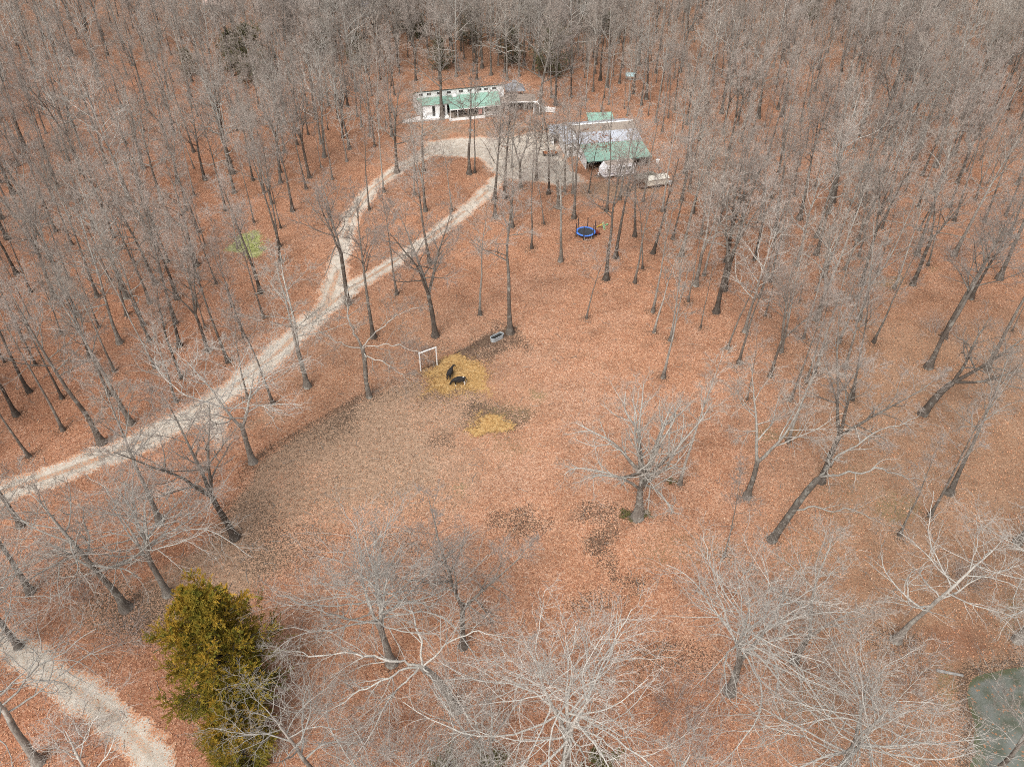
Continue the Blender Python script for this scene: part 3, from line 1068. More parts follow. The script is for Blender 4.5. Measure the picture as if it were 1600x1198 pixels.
wl = MB().box(1.1, 6.6, -2.32, -2.2, .35, 3.22).box(6.5, 6.62, -2.2, -.01, .35, 3.3).box(1.1, 1.22, -2.2, -.01, .35, 3.3)
wl.build('front_wall', M['white'], hs_)
for x in (3.5, 5.75):
    d = MB().box(x - .32, x + .32, -2.36, -2.325, .5, 2.75).build('door', M['glass'], hs_)
    MB().box(x - .40, x - .325, -2.37, -2.325, .5, 2.8).box(x + .325, x + .40, -2.37, -2.325, .5, 2.8).box(x - .40, x + .40, -2.37, -2.325, 2.8, 2.87).build('frame', M['white_paint'], d)
MB().box(7.0, 7.5, -.06, -.03, .5, 2.7).build('door', M['dark'], hs_)
MB().box(7.6, 19.0, -.05, -.012, .45, 3.3).build('porch_back_wall', M['tan'], hs_)
for x in (10.6, 13.4, 16.6):
    window(hs_, x, 1.9, 1.1, 1.0, -.05)
dk = MB().box(6.7, 19.0, -5.0, -.1, .18, .45).build('porch_deck', M['wood'], hs_)
MB().box(6.7, 14.8, -5.08, -5.005, .02, .62).box(6.62, 6.695, -5.08, -2.4, .02, .62).build('skirting', M['white_paint'], dk)
for x in (6.85, 8.6, 11.6, 14.7, 16.8, 18.5):
    MB().box(x - .07, x + .07, -4.85, -4.71, .45, 2.5).build('porch_post', M['white_paint'], hs_)
rl = MB().box(14.8, 18.6, -4.92, -4.86, 1.15, 1.25).box(14.8, 18.6, -4.92, -4.86, .05, .55)
for k in range(20):
    rl.box(14.85 + k * .19, 14.9 + k * .19, -4.91, -4.87, .55, 1.15)
rl.build('railing', M['white_paint'], hs_)
MB().box(-.5, 6.6, -3.7, -2.33, .1, .5).build('side_deck', M['white_paint'], hs_)
rp = MB().hexa([(-3.9, -3.7, .02), (-.5, -3.7, .02), (-.5, -2.5, .02), (-3.9, -2.5, .02), (-3.9, -3.7, .06), (-.5, -3.7, .5), (-.5, -2.5, .5), (-3.9, -2.5, .06)])
rp = rp.build('ramp', M['white_paint'], hs_)
MB().hexa([(-3.9, -3.78, .05), (.6, -3.78, .5), (.6, -3.705, .5), (-3.9, -3.705, .05), (-3.9, -3.78, .75), (.6, -3.78, 1.45), (.6, -3.705, 1.45), (-3.9, -3.705, .75)]).build('railing', M['white_paint'], rp)


def local(e, x, y, z=0.0):
    c, s = math.cos(e.rotation_euler.z), math.sin(e.rotation_euler.z)
    return (e.location.x + c * x - s * y, e.location.y + s * x + c * y, z)


g = empty('barbecue_grill', local(hs_, 9.6, -2.2, .45), R(14))
tag(g, 'black barbecue grill standing on the house porch', 'grill')
MB().box(-.45, .45, -.28, .28, .65, .9).build('firebox', M['black'], g, .04)
MB().hexa([(-.45, -.28, .91), (.45, -.28, .91), (.45, .28, .91), (-.45, .28, .91), (-.4, -.12, 1.2), (.4, -.12, 1.2), (.4, .2, 1.2), (-.4, .2, 1.2)]).build('lid', M['black'], g, .05)
for sx in (-1, 1):
    for sy in (-1, 1):
        MB().bar((sx * .38, sy * .22, 0), (sx * .38, sy * .22, .65), .025).build('leg', M['black'], g)
for k, (x, y, m, lab) in enumerate(((10.9, -3.1, 'orange', 'orange cushioned chair beside the porch grill'), (12.2, -2.6, 'black', 'black chair at the far side of the porch'))):
    g = empty('porch_chair', local(hs_, x, y, .45), R(14 + 25 * k))
    tag(g, lab, 'chair')
    MB().box(-.28, .28, -.28, .28, .38, .48).build('seat', M[m], g, .03)
    MB().box(-.28, .28, .24, .32, .5, 1.05).build('backrest', M[m], g, .03)
    for sx in (-1, 1):
        for sy in (-1, 1):
            MB().bar((sx * .24, sy * .24, 0), (sx * .24, sy * .24, .38), .022).build('leg', M['black'], g)
tw = MB()
for k in range(6):
    x0, x1 = -.4 + k * .13, -.4 + (k + 1) * .13
    o = .03 * (k % 2)
    tw.hexa([(x0, -.02 + o, .3), (x1, .01 - o, .3), (x1, .03 - o, .3), (x0, .0 + o, .3), (x0, -.02, 1.45), (x1, -.02, 1.45), (x1, .0, 1.45), (x0, .0, 1.45)])
t = tag(tw.build('towel', M['pink']), 'pink towel hanging from the porch of the white house', 'towel')
t.location = local(hs_, 13.9, -4.4, .45)
t.rotation_euler.z = R(14)

pl = at(735.5, 204)
g = empty('lamp_pole', (pl.x, pl.y, 0))
tag(g, 'thin white pole with a small round base on the leaves below the porch', 'pole')
MB().bar((0, 0, .1), (0, 0, 2.6), .05, 8).build('pole', M['white_paint'], g)
MB().bar((0, 0, 0), (0, 0, .12), .55, 16, .5).build('base', M['grey_wood'], g)
MB().bar((-.25, 0, 2.6), (.25, 0, 2.6), .05, 8).build('arm', M['white_paint'], g)

# open shed with tan flat roof
sd = empty('open_shed', (-2.3, 184.6, 0), R(3))
tag(sd, 'open fronted brown shed with a flat tan roof and pale front edge', 'shed')
MB().slab((-.3, -1.0, 2.5), (7.9, -1.0, 2.5), (7.9, 3.3, 2.62), (-.3, 3.3, 2.62), .12).build('roof', M['shed_roof'], sd)
MB().box(-.32, 7.92, -1.08, -1.01, 2.3, 2.56).build('fascia', M['white_paint'], sd)
MB().box(0, 7.6, 3.0, 3.1, 0, 2.45).box(0, .12, 0, 2.998, 0, 2.35).box(7.48, 7.6, 0, 2.998, 0, 2.35).build('wall', M['tan'], sd)
for x in (.1, 2.6, 5.1, 7.5):
    MB().box(x - .08, x + .08, -.8, -.64, 0, 2.4).build('post', M['grey_wood'], sd)
for k, (x, y, m, lab) in enumerate(((1.2, 1.2, 'black', 'black drum inside the open shed at its house end'), (3.7, 1.4, 'rusty', 'rusty drum inside the open shed at its middle'), (6.4, 1.0, 'steel', 'grey steel drum inside the open shed at its arch end'))):
    b = MB().bar((0, 0, 0), (0, 0, .9), .32, 16)
    for z in (.02, .3, .6, .86):
        b.ring((0, 0), .345, .31, z, z + .03, 16)
    o = tag(b.build('steel_drum', M[m]), lab, 'drum')
    o.location = local(sd, x, y)
wp = empty('wood_rack', local(sd, 5.0, 2.4), R(3))
tag(wp, 'rack of split logs inside the open brown shed', 'wood rack')
MB().bar((-.7, 0, 0), (-.7, 0, 1.1), .05).bar((.7, 0, 0), (.7, 0, 1.1), .05).bar((-.7, 0, .1), (.7, 0, .1), .05).build('frame', M['rusty'], wp)
lg = MB()
for i in range(8):
    for k in range(6):
        lg.bar((-.58 + i * .165 + .04 * (k % 2), -.25, .2 + k * .15), (-.58 + i * .165 + .04 * (k % 2), .25, .2 + k * .15), .072, 6)
lg.build('logs', M['wood'], wp)

# white lattice arch
ar = empty('garden_arch', (6.0, 183.4, 0), R(-25))
tag(ar, 'white lattice garden arch at the end of the open shed', 'arch')
for y in (-.9, 0, .9):
    b = MB()
    pts = [(-.75, 0)] + [(-.75 * math.cos(a), 1.9 + .9 * math.sin(a)) for a in np.linspace(0, math.pi, 12)] + [(.75, 0)]
    for (xa, za), (xb, zb) in zip(pts[:-1], pts[1:]):
        b.bar((xa, y, za), (xb, y, zb), .045)
    b.build('hoop', M['white_paint'], ar)
lt = MB()
pts = [(-.75, z) for z in np.arange(.15, 1.9, .28)] + [(-.75 * math.cos(a), 1.9 + .9 * math.sin(a)) for a in np.linspace(0, math.pi, 12)] + [(.75, z) for z in np.arange(1.75, .1, -.28)]
for (x, z) in pts:
    lt.bar((x, -.95, z), (x, .95, z), .03)
for k in range(len(pts) - 4):
    (xa, za), (xb, zb) = pts[k], pts[k + 4]
    lt.bar((xa, -.9, za), (xb, .9, zb), .022).bar((xa, .9, za), (xb, -.9, zb), .022)
lt.build('lattice', M['white_paint'], ar)
fp = empty('fence_panel', (6.9, 183.9, 0), R(-12))
tag(fp, 'low white fence panel beside the lattice arch', 'fence')
b = MB()
for k in range(15):
    b.box(.05 + k * .2, .23 + k * .2, -.02, .02, .15, 1.35)
b.box(0, 3.1, .02, .06, .3, .4).box(0, 3.1, .02, .06, 1.1, 1.2)
b.build('slats', M['white_paint'], fp)
for x in (-.05, 1.5, 3.12):
    MB().box(x - .06, x + .06, .065, .18, 0, 1.45).build('post', M['white_paint'], fp)
tb = empty('garden_table', (4.7, 189.5, 0))
tag(tb, 'small white table on the leaves between gazebo and arch', 'table')
MB().box(-.6, .6, -.4, .4, .7, .76).build('tabletop', M['white_paint'], tb, .01)
for sx in (-1, 1):
    for sy in (-1, 1):
        MB().box(sx * .5 - .04, sx * .5 + .04, sy * .32 - .04, sy * .32 + .04, 0, .7).build('leg', M['white_paint'], tb)

# gazebo
gz = empty('gazebo', (.6, 191.8, 0), R(8))
tag(gz, 'wooden gazebo with a grey hip roof and small cupola', 'gazebo')


def hip(mb, c, r, z0, z1, rt):
    p = [(c[0] + sx * r, c[1] + sy * r, z0) for sx, sy in ((-1, -1), (1, -1), (1, 1), (-1, 1))]
    q = [(c[0] + sx * rt, c[1] + sy * rt, z1) for sx, sy in ((-1, -1), (1, -1), (1, 1), (-1, 1))]
    return mb.hexa(p + q)


MB().box(-2.0, 2.0, -2.0, 2.0, 0, .2).build('floor', M['wood'], gz)
r_ = hip(MB(), (0, 0), 2.35, 2.75, 4.0, .5).build('roof', M['shingle'], gz)
cp = MB().box(-.42, .42, -.42, .42, 4.0, 4.35)
hip(cp, (0, 0), .62, 4.352, 4.75, .05)
cp.build('cupola', M['shingle'], r_)
for sx in (-1, 1):
    for sy in (-1, 1):
        MB().box(sx * 1.85 - .09, sx * 1.85 + .09, sy * 1.85 - .09, sy * 1.85 + .09, .2, 2.75).build('post', M['wood'], gz)
b = MB()
for sx, sy in ((-1, 0), (1, 0), (0, 1), (0, -1)):
    if sx:
        b.box(sx * 1.85 - .03, sx * 1.85 + .03, -1.75, 1.75, 1.0, 1.08)
        for k in range(14):
            b.box(sx * 1.85 - .02, sx * 1.85 + .02, -1.7 + k * .26, -1.64 + k * .26, .25, 1.0)
    else:
        a = 1.75 if sy > 0 else .9
        b.box(-1.75, 1.75 if sy > 0 else -.7, sy * 1.85 - .03, sy * 1.85 + .03, 1.0, 1.08)
        for k in range(14 if sy > 0 else 5):
            b.box(-1.7 + k * .26, -1.64 + k * .26, sy * 1.85 - .02, sy * 1.85 + .02, .25, 1.0)
b.build('railing', M['wood'], gz)

# metal shop with green lean-to
sh = empty('metal_shop', (14.0, 159.0, 0), R(11))
tag(sh, 'white metal shop with a grey and rusty roof and green lean-to', 'workshop')
b = MB().box(0, 13, 0, 11, 0, 3.1)
b.quad((0, 0, 3.1), (0, 6.5, 4.5), (0, 11, 3.1)).quad((13, 0, 3.1), (13, 11, 3.1), (13, 6.5, 4.5))
b.build('wall', M['white'], sh)
rr_ = MB().slab((-.3, -.2, 3.12), (13.3, -.2, 3.12), (13.3, 3.6, 3.94), (-.3, 3.6, 3.94), .06).build('roof', M['grey_roof'], sh)
MB().slab((-.3, 3.605, 3.95), (13.3, 3.605, 3.95), (13.3, 6.5, 4.58), (-.3, 6.5, 4.58), .06).build('weathered_panel', M['rust_roof'], rr_)
MB().slab((-.3, 6.505, 4.58), (13.3, 6.505, 4.58), (13.3, 11.3, 3.08), (-.3, 11.3, 3.08), .06).build('back_slope', M['grey_roof'], rr_)
MB().slab((-.32, 6.15, 4.56), (13.32, 6.15, 4.56), (13.32, 6.5, 4.64), (-.32, 6.5, 4.64), .02).build('ridge_cap', M['white_paint'], rr_)
lr = MB().slab((-.1, -6.9, 2.25), (13.4, -6.9, 2.25), (13.2, -.22, 3.06), (-.1, -.22, 3.06), .07).build('leanto_roof', M['green_roof'], sh)
MB().box(-.1, 13.4, -6.97, -6.91, 2.02, 2.26).build('fascia', M['dark_roof'], lr)
MB().quad((-.05, -5.6, 0), (-.05, -.01, 0), (-.05, -.01, 2.98), (-.05, -5.6, 2.34)).quad((.03, -5.6, 0), (.03, -5.6, 2.34), (.03, -.01, 2.98), (.03, -.01, 0)).quad((-.05, -5.6, 0), (-.05, -5.6, 2.34), (.03, -5.6, 2.34), (.03, -5.6, 0)).build('side_wall', M['white'], sh)
MB().box(12.9, 13.0, -6.6, -.05, 0, 2.2).build('end_panel', M['grey_wood'], sh)
MB().box(.3, 12.8, -.06, -.012, .05, 2.8).build('back_panel', M['wood'], sh)
for x in (.1, 4.2, 8.4, 12.7):
    MB().box(x - .08, x + .08, -6.75, -6.59, 0, 2.2).build('post', M['wood'], sh)
d = MB().box(-.06, -.012, 2.2, 3.1, .05, 2.15).build('door', M['dark'], sh)
MB().box(-.07, -.012, 2.08, 2.19, .05, 2.25).box(-.07, -.012, 3.11, 3.22, .05, 2.25).build('frame', M['white_paint'], d)
for y in (4.6, 6.4):
    f = MB().box(-.05, -.012, y - .5, y + .5, 1.1, 2.1).build('window', M['white_paint'], sh)
    MB().box(-.07, -.051, y - .42, y + .42, 1.18, 2.02).build('pane', M['glass'], f)
MB().box(-4.0, -.02, 11.0, 11.12, 0, 2.7).box(-4.0, -3.9, 7.2, 10.998, 0, 2.6).build('annex_wall', M['white'], sh)
MB().box(-1.3, -.02, 7.2, 7.3, 0, 2.6).build('annex_front', M['white'], sh)
MB().slab((-4.3, 6.6, 2.66), (-.33, 6.6, 2.72), (-.33, 11.4, 2.9), (-4.3, 11.4, 2.84), .1).build('annex_roof', M['grey_roof'], sh)
for x in (-3.9, -2.6):
    MB().box(x - .07, x + .07, 6.9, 7.04, 0, 2.55).build('annex_post', M['white_paint'], sh)
for k in range(3):
    o = MB().box(-.6, .6, -.35, .35, 0, .7 + .2 * k).box(-.5, .5, -.3, .3, .705 + .2 * k, .95 + .2 * k)
    o = tag(o.build('storage_crate', M[('black', 'red', 'wood')[k]], None, .03), ('black crate under the green lean-to beside the camper front', 'red crate under the middle of the green lean-to', 'brown wooden crate under the far end of the lean-to')[k], 'crate')
    o.location = local(sh, 2.2 + 4.2 * k, -3.4)
    o.rotation_euler.z = R(11 + 7 * k)

MB().box(-2.6, -.02, 1.0, 7.0, 0, 2.9).build('side_room', M['white'], sh)
MB().slab((-2.9, .8, 2.95), (-.33, .8, 3.05), (-.33, 7.15, 3.15), (-2.9, 7.15, 3.05), .08).build('side_room_roof', M['grey_roof'], sh)
d = MB().box(-1.9, -1.2, .96, .995, .05, 2.1).build('door', M['dark'], sh)
MB().box(-2.0, -1.91, .94, .995, .05, 2.2).box(-1.19, -1.1, .94, .995, .05, 2.2).build('frame', M['white_paint'], d)
window(sh, -.7, 1.6, .6, .7, .99)
gs = empty('green_roofed_shed', (17.2, 173.6, 0), R(6))
tag(gs, 'small grey shed with a plain green roof behind the shop', 'shed')
MB().box(0, 5.2, 0, 2.6, 0, 2.1).build('wall', M['grey_wood'], gs)
MB().slab((-.3, -.4, 2.15), (5.5, -.4, 2.15), (5.5, 3.0, 2.75), (-.3, 3.0, 2.75), .07).build('roof', M['green_roof'], gs)
MB().box(-.05, -.012, .8, 1.7, .05, 1.9).build('door', M['dark'], gs)

# camper trailer
cm_ = empty('camper_trailer', (18.0, 148.9, 0), R(16))
tag(cm_, 'white camper trailer with a tan roof parked in front of the shop lean-to', 'camper')
prof = [(.0, .75), (.45, .55), (6.9, .55), (6.9, 2.55), (6.7, 2.78), (.85, 2.78), (.1, 1.75)]
b = MB()
n = len(prof)
for i in range(n):
    (xa, za), (xb, zb) = prof[i], prof[(i + 1) % n]
    b.quad((xa, 0, za), (xb, 0, zb), (xb, 2.3, zb), (xa, 2.3, za))
b.quad(*[(x, 0, z) for x, z in reversed(prof)]).quad(*[(x, 2.3, z) for x, z in prof])
b.build('body', M['camper'], cm_)
MB().box(.95, 6.65, .1, 2.2, 2.785, 2.83).build('roof', M['camper_roof'], cm_)
MB().box(3.4, 4.3, .75, 1.5, 2.835, 3.1).build('air_conditioner', M['white_paint'], cm_, .05)
MB().box(.12, 6.88, -.012, -.004, .95, 1.1).build('stripe', M['stripe'], cm_)
for x, w in ((1.3, .7), (3.0, .5), (5.5, .8)):
    window(cm_, x, 1.85, w, .55, -.012)
dd = MB().box(4.05, 4.7, -.03, -.004, .65, 2.45).build('door', M['white_paint'], cm_)
MB().box(4.15, 4.6, -.045, -.032, 1.6, 2.2).build('pane', M['glass'], dd)
MB().bar((.12, 1.15, .6), (-1.3, 1.15, .5), .06).bar((.5, .5, .58), (-1.0, 1.15, .5), .05).bar((.5, 1.8, .58), (-1.0, 1.15, .5), .05).build('tongue', M['black'], cm_)
MB().bar((-.45, 1.15, .55), (-.45, 1.15, 1.05), .16, 12).build('gas_bottle', M['white_paint'], cm_)
for x in (3.35, 4.1 + .05):
    for y in (-.02, 2.12):
        w = MB().bar((x, y, .34), (x, y + .2, .34), .34, 18).build('wheel', M['tyre'], cm_)
        MB().bar((x, y - .012, .34), (x, y + .19, .34), .19, 12).build('rim', M['white_paint'], w)

# flat trailer
ft = at(859, 243)
g = empty('flatbed_trailer', (ft.x, ft.y, 0), R(2))
tag(g, 'low black flatbed trailer with brown leaves on its deck beside the pad', 'trailer')
MB().box(-1.5, 1.6, -.8, .8, .5, .6).build('deck', M['black'], g)
b = MB()
rs2 = random.Random(3)
for k in range(160):
    x, y = rs2.uniform(-1.2, 1.4), rs2.uniform(-.6, .6)
    b.box(x - .14, x + .14, y - .1, y + .1, .605, .62 + rs2.random() * .25)
b.build('leaf_load', M['oak_leaf'], g)
MB().bar((-1.5, 0, .5), (-2.7, 0, .45), .05).build('tongue', M['black'], g)
for y in (-.95, .82):
    MB().bar((.2, y, .3), (.2, y + .15, .3), .3, 16).build('wheel', M['tyre'], g)
    MB().box(-.25, .65, y - .05, y + .2, .62, .66).build('mudguard', M['black'], g)
MB().box(1.55, 1.6, -.8, .8, .61, .9).build('tailboard', M['rusty'], g)

# cream canvas trailer
ct = empty('canvas_trailer', (26.6, 144.9, 0), R(17))
tag(ct, 'cream canvas sided trailer under a mossy grey tarp roof', 'trailer')
MB().box(-1.6, 4.4, 0, 2.1, .4, .55).build('chassis', M['rusty'], ct)
MB().box(.0, 4.3, .05, .12, .56, 1.75).box(4.2, 4.3, .12, 2.0, .56, 1.75).box(0, .08, .12, 2.0, .56, 1.75).box(0, 4.3, 2.0, 2.06, .56, 1.75).build('canvas_side', M['canvas'], ct)
MB().slab((-.1, -.15, 1.78), (4.4, -.15, 1.78), (4.4, 1.1, 2.15), (-.1, 1.1, 2.15), .05).slab((-.1, 1.105, 2.15), (4.4, 1.105, 2.15), (4.4, 2.25, 1.78), (-.1, 2.25, 1.78), .05).build('canvas_roof', M['canvas'], ct)
MB().slab((-1.8, .9, 1.75), (2.2, .9, 2.22), (2.2, 3.4, 2.0), (-1.8, 3.4, 1.6), .05).build('tarp', M['moss_tarp'], ct)
for x, y in ((-1.6, 1.0), (-1.6, 3.2), (.9, 3.2)):
    MB().bar((x, y, 0), (x, y, 1.7), .05).build('pole', M['grey_wood'], ct)
for y in (-.1, 2.12):
    MB().bar((2.2, y, .32), (2.2, y + .18, .32), .32, 16).build('wheel', M['tyre'], ct)
for (px_, py_, lab, m) in ((1027, 254, 'white bucket lying by itself behind the canvas trailer', 'white_paint'), (1047, 288, 'white tub at the end of the cream canvas trailer', 'white_paint')):
    p = at(px_, py_)
    o = tag(MB().bar((0, 0, 0), (0, 0, .6), .3, 14, .38).ring((0, 0), .42, .34, .56, .62, 14).build('plastic_bucket', M[m]), lab, 'bucket')
    o.location = p

# trampoline with net posts
tp = at(915, 362, .8)
tr = empty('trampoline', (tp.x, tp.y, 0), R(15))
tag(tr, 'round trampoline with a bright blue rim and dark net posts', 'trampoline')
MB().ring((0, 0), 1.75, 1.40, .80, .86, 48).build('rim_pad', M['blue'], tr)
MB().disc((0, 0), 1.405, .82, 48).build('jump_mat', M['mat'], tr)
for k in range(6):
    a = math.pi / 3 * k
    x, y = 1.78 * math.cos(a), 1.78 * math.sin(a)
    MB().bar((x, y, .1), (x, y, 2.7), .085, 8).build('net_post', M['post_grey'], tr)
for k in range(3):
    a = 2 * math.pi / 3 * k + .5
    x0, y0, x1, y1 = 1.65 * math.cos(a - .4), 1.65 * math.sin(a - .4), 1.65 * math.cos(a + .4), 1.65 * math.sin(a + .4)
    MB().bar((x0, y0, .05), (x0, y0, .8), .035).bar((x1, y1, .05), (x1, y1, .8), .035).bar((x0, y0, .05), (x1, y1, .05), .035).build('leg', M['steel'], tr)
p = at(939.5, 357)
g = empty('toy_slide', (p.x, p.y, 0), R(-30))
tag(g, 'small yellow and green toy slide beside the trampoline', 'toy slide')
MB().slab((-.9, -.2, .1), (-.9, .2, .1), (.2, .2, 1.0), (.2, -.2, 1.0), .05).build('chute', M['yellow'], g)
b = MB()
for y in (-.22, .22):
    b.bar((.7, y, 0), (.25, y, 1.3), .05)
for z in (.25, .5, .75):
    b.bar((.62 - z * .35, -.22, z), (.62 - z * .35, .22, z), .035)
b.build('ladder', M['toy_green'], g)
p = at(948, 352)
g = empty('toy_wagon', (p.x, p.y, 0), R(40))
tag(g, 'lime green toy wagon past the slide by a trunk', 'toy wagon')
g.scale = (.6, .6, .6)
MB().box(-.35, .35, -.2, .2, .15, .2).box(-.35, -.32, -.2, .2, .2, .4).box(.32, .35, -.2, .2, .2, .4).box(-.32, .32, -.2, -.17, .2, .4).box(-.32, .32, .17, .2, .2, .4).build('tray', M['toy_green'], g)
for x in (-.25, .25):
    for y in (-.26, .21):
        MB().bar((x, y, .12), (x, y + .05, .12), .12, 10).build('wheel', M['black'], g)
p = at(933, 366)
g = empty('toy_car', (p.x, p.y, 0), R(20))
tag(g, 'dark red ride on toy car close against the trampoline', 'toy car')
MB().box(-.4, .4, -.22, .22, .15, .4).hexa([(-.3, -.26, .45), (.2, -.26, .45), (.2, .26, .45), (-.3, .26, .45), (-.2, -.22, .8), (.1, -.22, .8), (.1, .22, .8), (-.2, .22, .8)]).build('body', M['red'], g, .04)
for x in (-.32, .32):
    for y in (-.36, .29):
        MB().bar((x, y, .15), (x, y + .07, .15), .15, 12).build('wheel', M['black'], g)

# stock tank
pa, pb = at(768, 534), at(785, 525.5)
tk = empty('stock_tank', ((pa.x + pb.x) / 2, (pa.y + pb.y) / 2, 0), math.atan2(pb.y - pa.y, pb.x - pa.x))
tag(tk, 'oblong grey steel stock tank full of dark water at the tree foot', 'water trough')


def oval(hl, r, n=10):
    return [(hl + r * math.cos(a), r * math.sin(a)) for a in np.linspace(-math.pi / 2, math.pi / 2, n)] + [(-hl + r * math.cos(a), r * math.sin(a)) for a in np.linspace(math.pi / 2, 3 * math.pi / 2, n)]


b, rim = MB(), MB()
o1, o2, o3 = oval(.68, .44), oval(.68, .40), oval(.68, .48)
for i in range(len(o1)):
    j = (i + 1) % len(o1)
    b.quad((*o1[i], 0), (*o1[j], 0), (*o1[j], .62), (*o1[i], .62)).quad((*o2[j], .05), (*o2[i], .05), (*o2[i], .62), (*o2[j], .62))
    rim.quad((*o3[i], .60), (*o3[j], .60), (*o3[j], .67), (*o3[i], .67)).quad((*o3[i], .67), (*o3[j], .67), (*o2[j], .67), (*o2[i], .67)).quad((*o2[i], .67), (*o2[j], .67), (*o2[j], .60), (*o2[i], .60))
b.build('side', M['steel'], tk)
rim.build('rim', M['steel'], tk)
MB().quad(*[(*q, .42) for q in oval(.68, .398)]).build('water', M['dark'], tk)

# gate
ga, gb = at(657.5, 579.5), at(683, 570)
L = (gb - ga).length
gt = empty('gate_frame', tuple(ga), math.atan2(gb.y - ga.y, gb.x - ga.x))
tag(gt, 'tall white framed gateway with a rusty pipe gate beside the straw', 'gate')
for x in (0, L):
    MB().box(x - .06, x + .06, -.06, .06, 0, 3.1).build('post', M['white_paint'], gt)
MB().box(-.1, L + .1, -.07, .07, 3.102, 3.23).build('crossbar', M['white_paint'], gt)
b = MB()
for k in range(7):
    b.bar((.22, .05, .25 + k * .22), (L - .22, .05, .25 + k * .22), .028, 6)
for x in (.22, L / 2, L - .22):
    b.bar((x, .05, .2), (x, .05, 1.6), .032, 6)
b.build('pipe_gate', M['rusty'], gt)

# wire fence
fe = empty('wire_fence', tuple(at(398, 717)))
tag(fe, 'thin wire fence on rusty steel posts along the edge of the bare paddock', 'fence')
runs = [[(330, 838), (352, 790), (376, 748), (398, 717), (424, 700), (451, 684), (480, 667), (509, 650), (541, 632), (571, 617)], [(582, 611), (612, 597), (636, 587), (655, 580)], [(685, 569), (713, 553), (735, 542), (755, 532), (768, 525)]]
for run in runs:
    P = [at(*q) - fe.location for q in run]
    for q in P:
        MB().bar((q.x, q.y, 0), (q.x, q.y, 1.35), .035, 6).build('post', M['rusty'], fe)
    for z in (.35, .75, 1.2):
        w = MB()
        for a, c in zip(P[:-1], P[1:]):
            w.bar((a.x, a.y, z), (c.x, c.y, z), .008, 4)
        w.build('wire', M['rusty'], fe)


# cattle
def cow_mat(name, white):
    m, nt, b = new_mat(name, 0.7, 0.25)
    co = coords(nt)
    c = ramp(nt, noise(nt, co, 5.0, 4), [(0.35, (0.012, 0.011, 0.011)), (0.7, (0.034, 0.029, 0.027))])
    for (p, r) in white:
        v = nt.nodes.new('ShaderNodeVectorMath')
        v.operation = 'DISTANCE'
        nt.links.new(co, v.inputs[0])
        v.inputs[1].default_value = p
        wob = fval(nt, 'ADD', v.outputs['Value'], fval(nt, 'MULTIPLY', fval(nt, 'SUBTRACT', noise(nt, co, 4.0), .5), .15))
        c = mixc(nt, maprange(nt, wob, r, r - .04), c, (0.72, 0.68, 0.64))
    nt.links.new(c, b.inputs['Base Color'])
    return m


def make_cow(name, loc, rz, s, neck, label, mat):
    V, E, Rr = [], [], []

    def v(p, r, par=None):
        V.append(p)
        Rr.append(r)
        if par is not None:
            E.append((par, len(V) - 1))
        return len(V) - 1
    pel = v((-.62, 0, 1.08), (.30, .31))
    mid = v((-.12, 0, 1.02), (.35, .37), pel)
    che = v((.42, 0, 1.04), (.31, .37), mid)
    k = che
    for p, r in neck:
        k = v(p, r, k)
    for sy in (-1, 1):
        a = v((-.66, sy * .20, .86), (.16, .19), pel)
        a = v((-.56, sy * .22, .66), (.11, .13), a)
        a = v((-.80, sy * .22, .44), (.065, .07), a)
        a = v((-.74, sy * .22, .12), (.05, .05), a)
        v((-.70, sy * .22, .03), (.06, .06), a)
        a = v((.46, sy * .19, .78), (.12, .15), che)
        a = v((.47, sy * .19, .42), (.07, .07), a)
        a = v((.44, sy * .19, .12), (.05, .05), a)
        v((.48, sy * .19, .03), (.06, .06), a)
    a = v((-.95, 0, 1.12), (.06, .06), pel)
    a = v((-1.02, 0, .75), (.03, .03), a)
    v((-1.03, 0, .42), (.05, .05), a)
    hd = np.array(neck[-2][0])
    pk = np.array(neck[-3][0])
    me = bpy.data.meshes.new(name)
    me.from_pydata(V, E, [])
    o = link_mesh(name, me, (mat,))
    o.modifiers.new('skin', 'SKIN')
    for i, q in enumerate(me.skin_vertices[0].data):
        q.radius = Rr[i]
        q.use_root = i == 0
    sb = o.modifiers.new('smooth', 'SUBSURF')
    sb.levels = sb.render_levels = 2
    for p in me.polygons:
        p.use_smooth = True
    o.location, o.rotation_euler.z, o.scale = loc, rz, (s, s, s)
    tag(o, label, 'cow')
    d = nrm(hd - pk)
    side = nrm(np.cross(d, [0, 0, 1.0]))
    for sg in (-1, 1):
        b = pk + d * .04 + side * sg * .10
        ear = MB().hexa([tuple(b + q) for q in (np.array([0, 0, -.05]), d * .06 + [0, 0, -.05], d * .06 + side * sg * .20 + [0, 0, -.03], side * sg * .20 + [0, 0, -.03], np.array([0, 0, .02]), d * .06 + [0, 0, .02], d * .06 + side * sg * .20 + [0, 0, .0], side * sg * .20 + [0, 0, .0])])
        ear.build('ear', mat, o, .01)
    return o


c1 = at(716, 601)
make_cow('cow', (c1.x + .1, c1.y, 0), R(190), 1.05, [((.72, 0, .92), (.17, .24)), ((.98, -.02, .62), (.13, .16)), ((1.12, -.03, .38), (.11, .12)), ((1.22, -.03, .16), (.075, .075))],
         'black cow with white hind legs and rump patch grazing head down in the straw', cow_mat('black_white_hide', [((-.68, 0, 1.46), .26), ((-.76, .22, .3), .42), ((-.76, -.22, .3), .42), ((.47, -.19, .08), .22), ((.47, .19, .08), .22)]))
c2 = at(704, 589)
make_cow('cow', (c2.x, c2.y, 0), R(72), 1.0, [((.74, -.02, 1.24), (.16, .22)), ((.98, -.08, 1.40), (.12, .15)), ((1.10, -.24, 1.36), (.11, .12)), ((1.14, -.42, 1.24), (.075, .075))],
         'all black cow standing head up behind the grazing cow', cow_mat('black_hide', []))

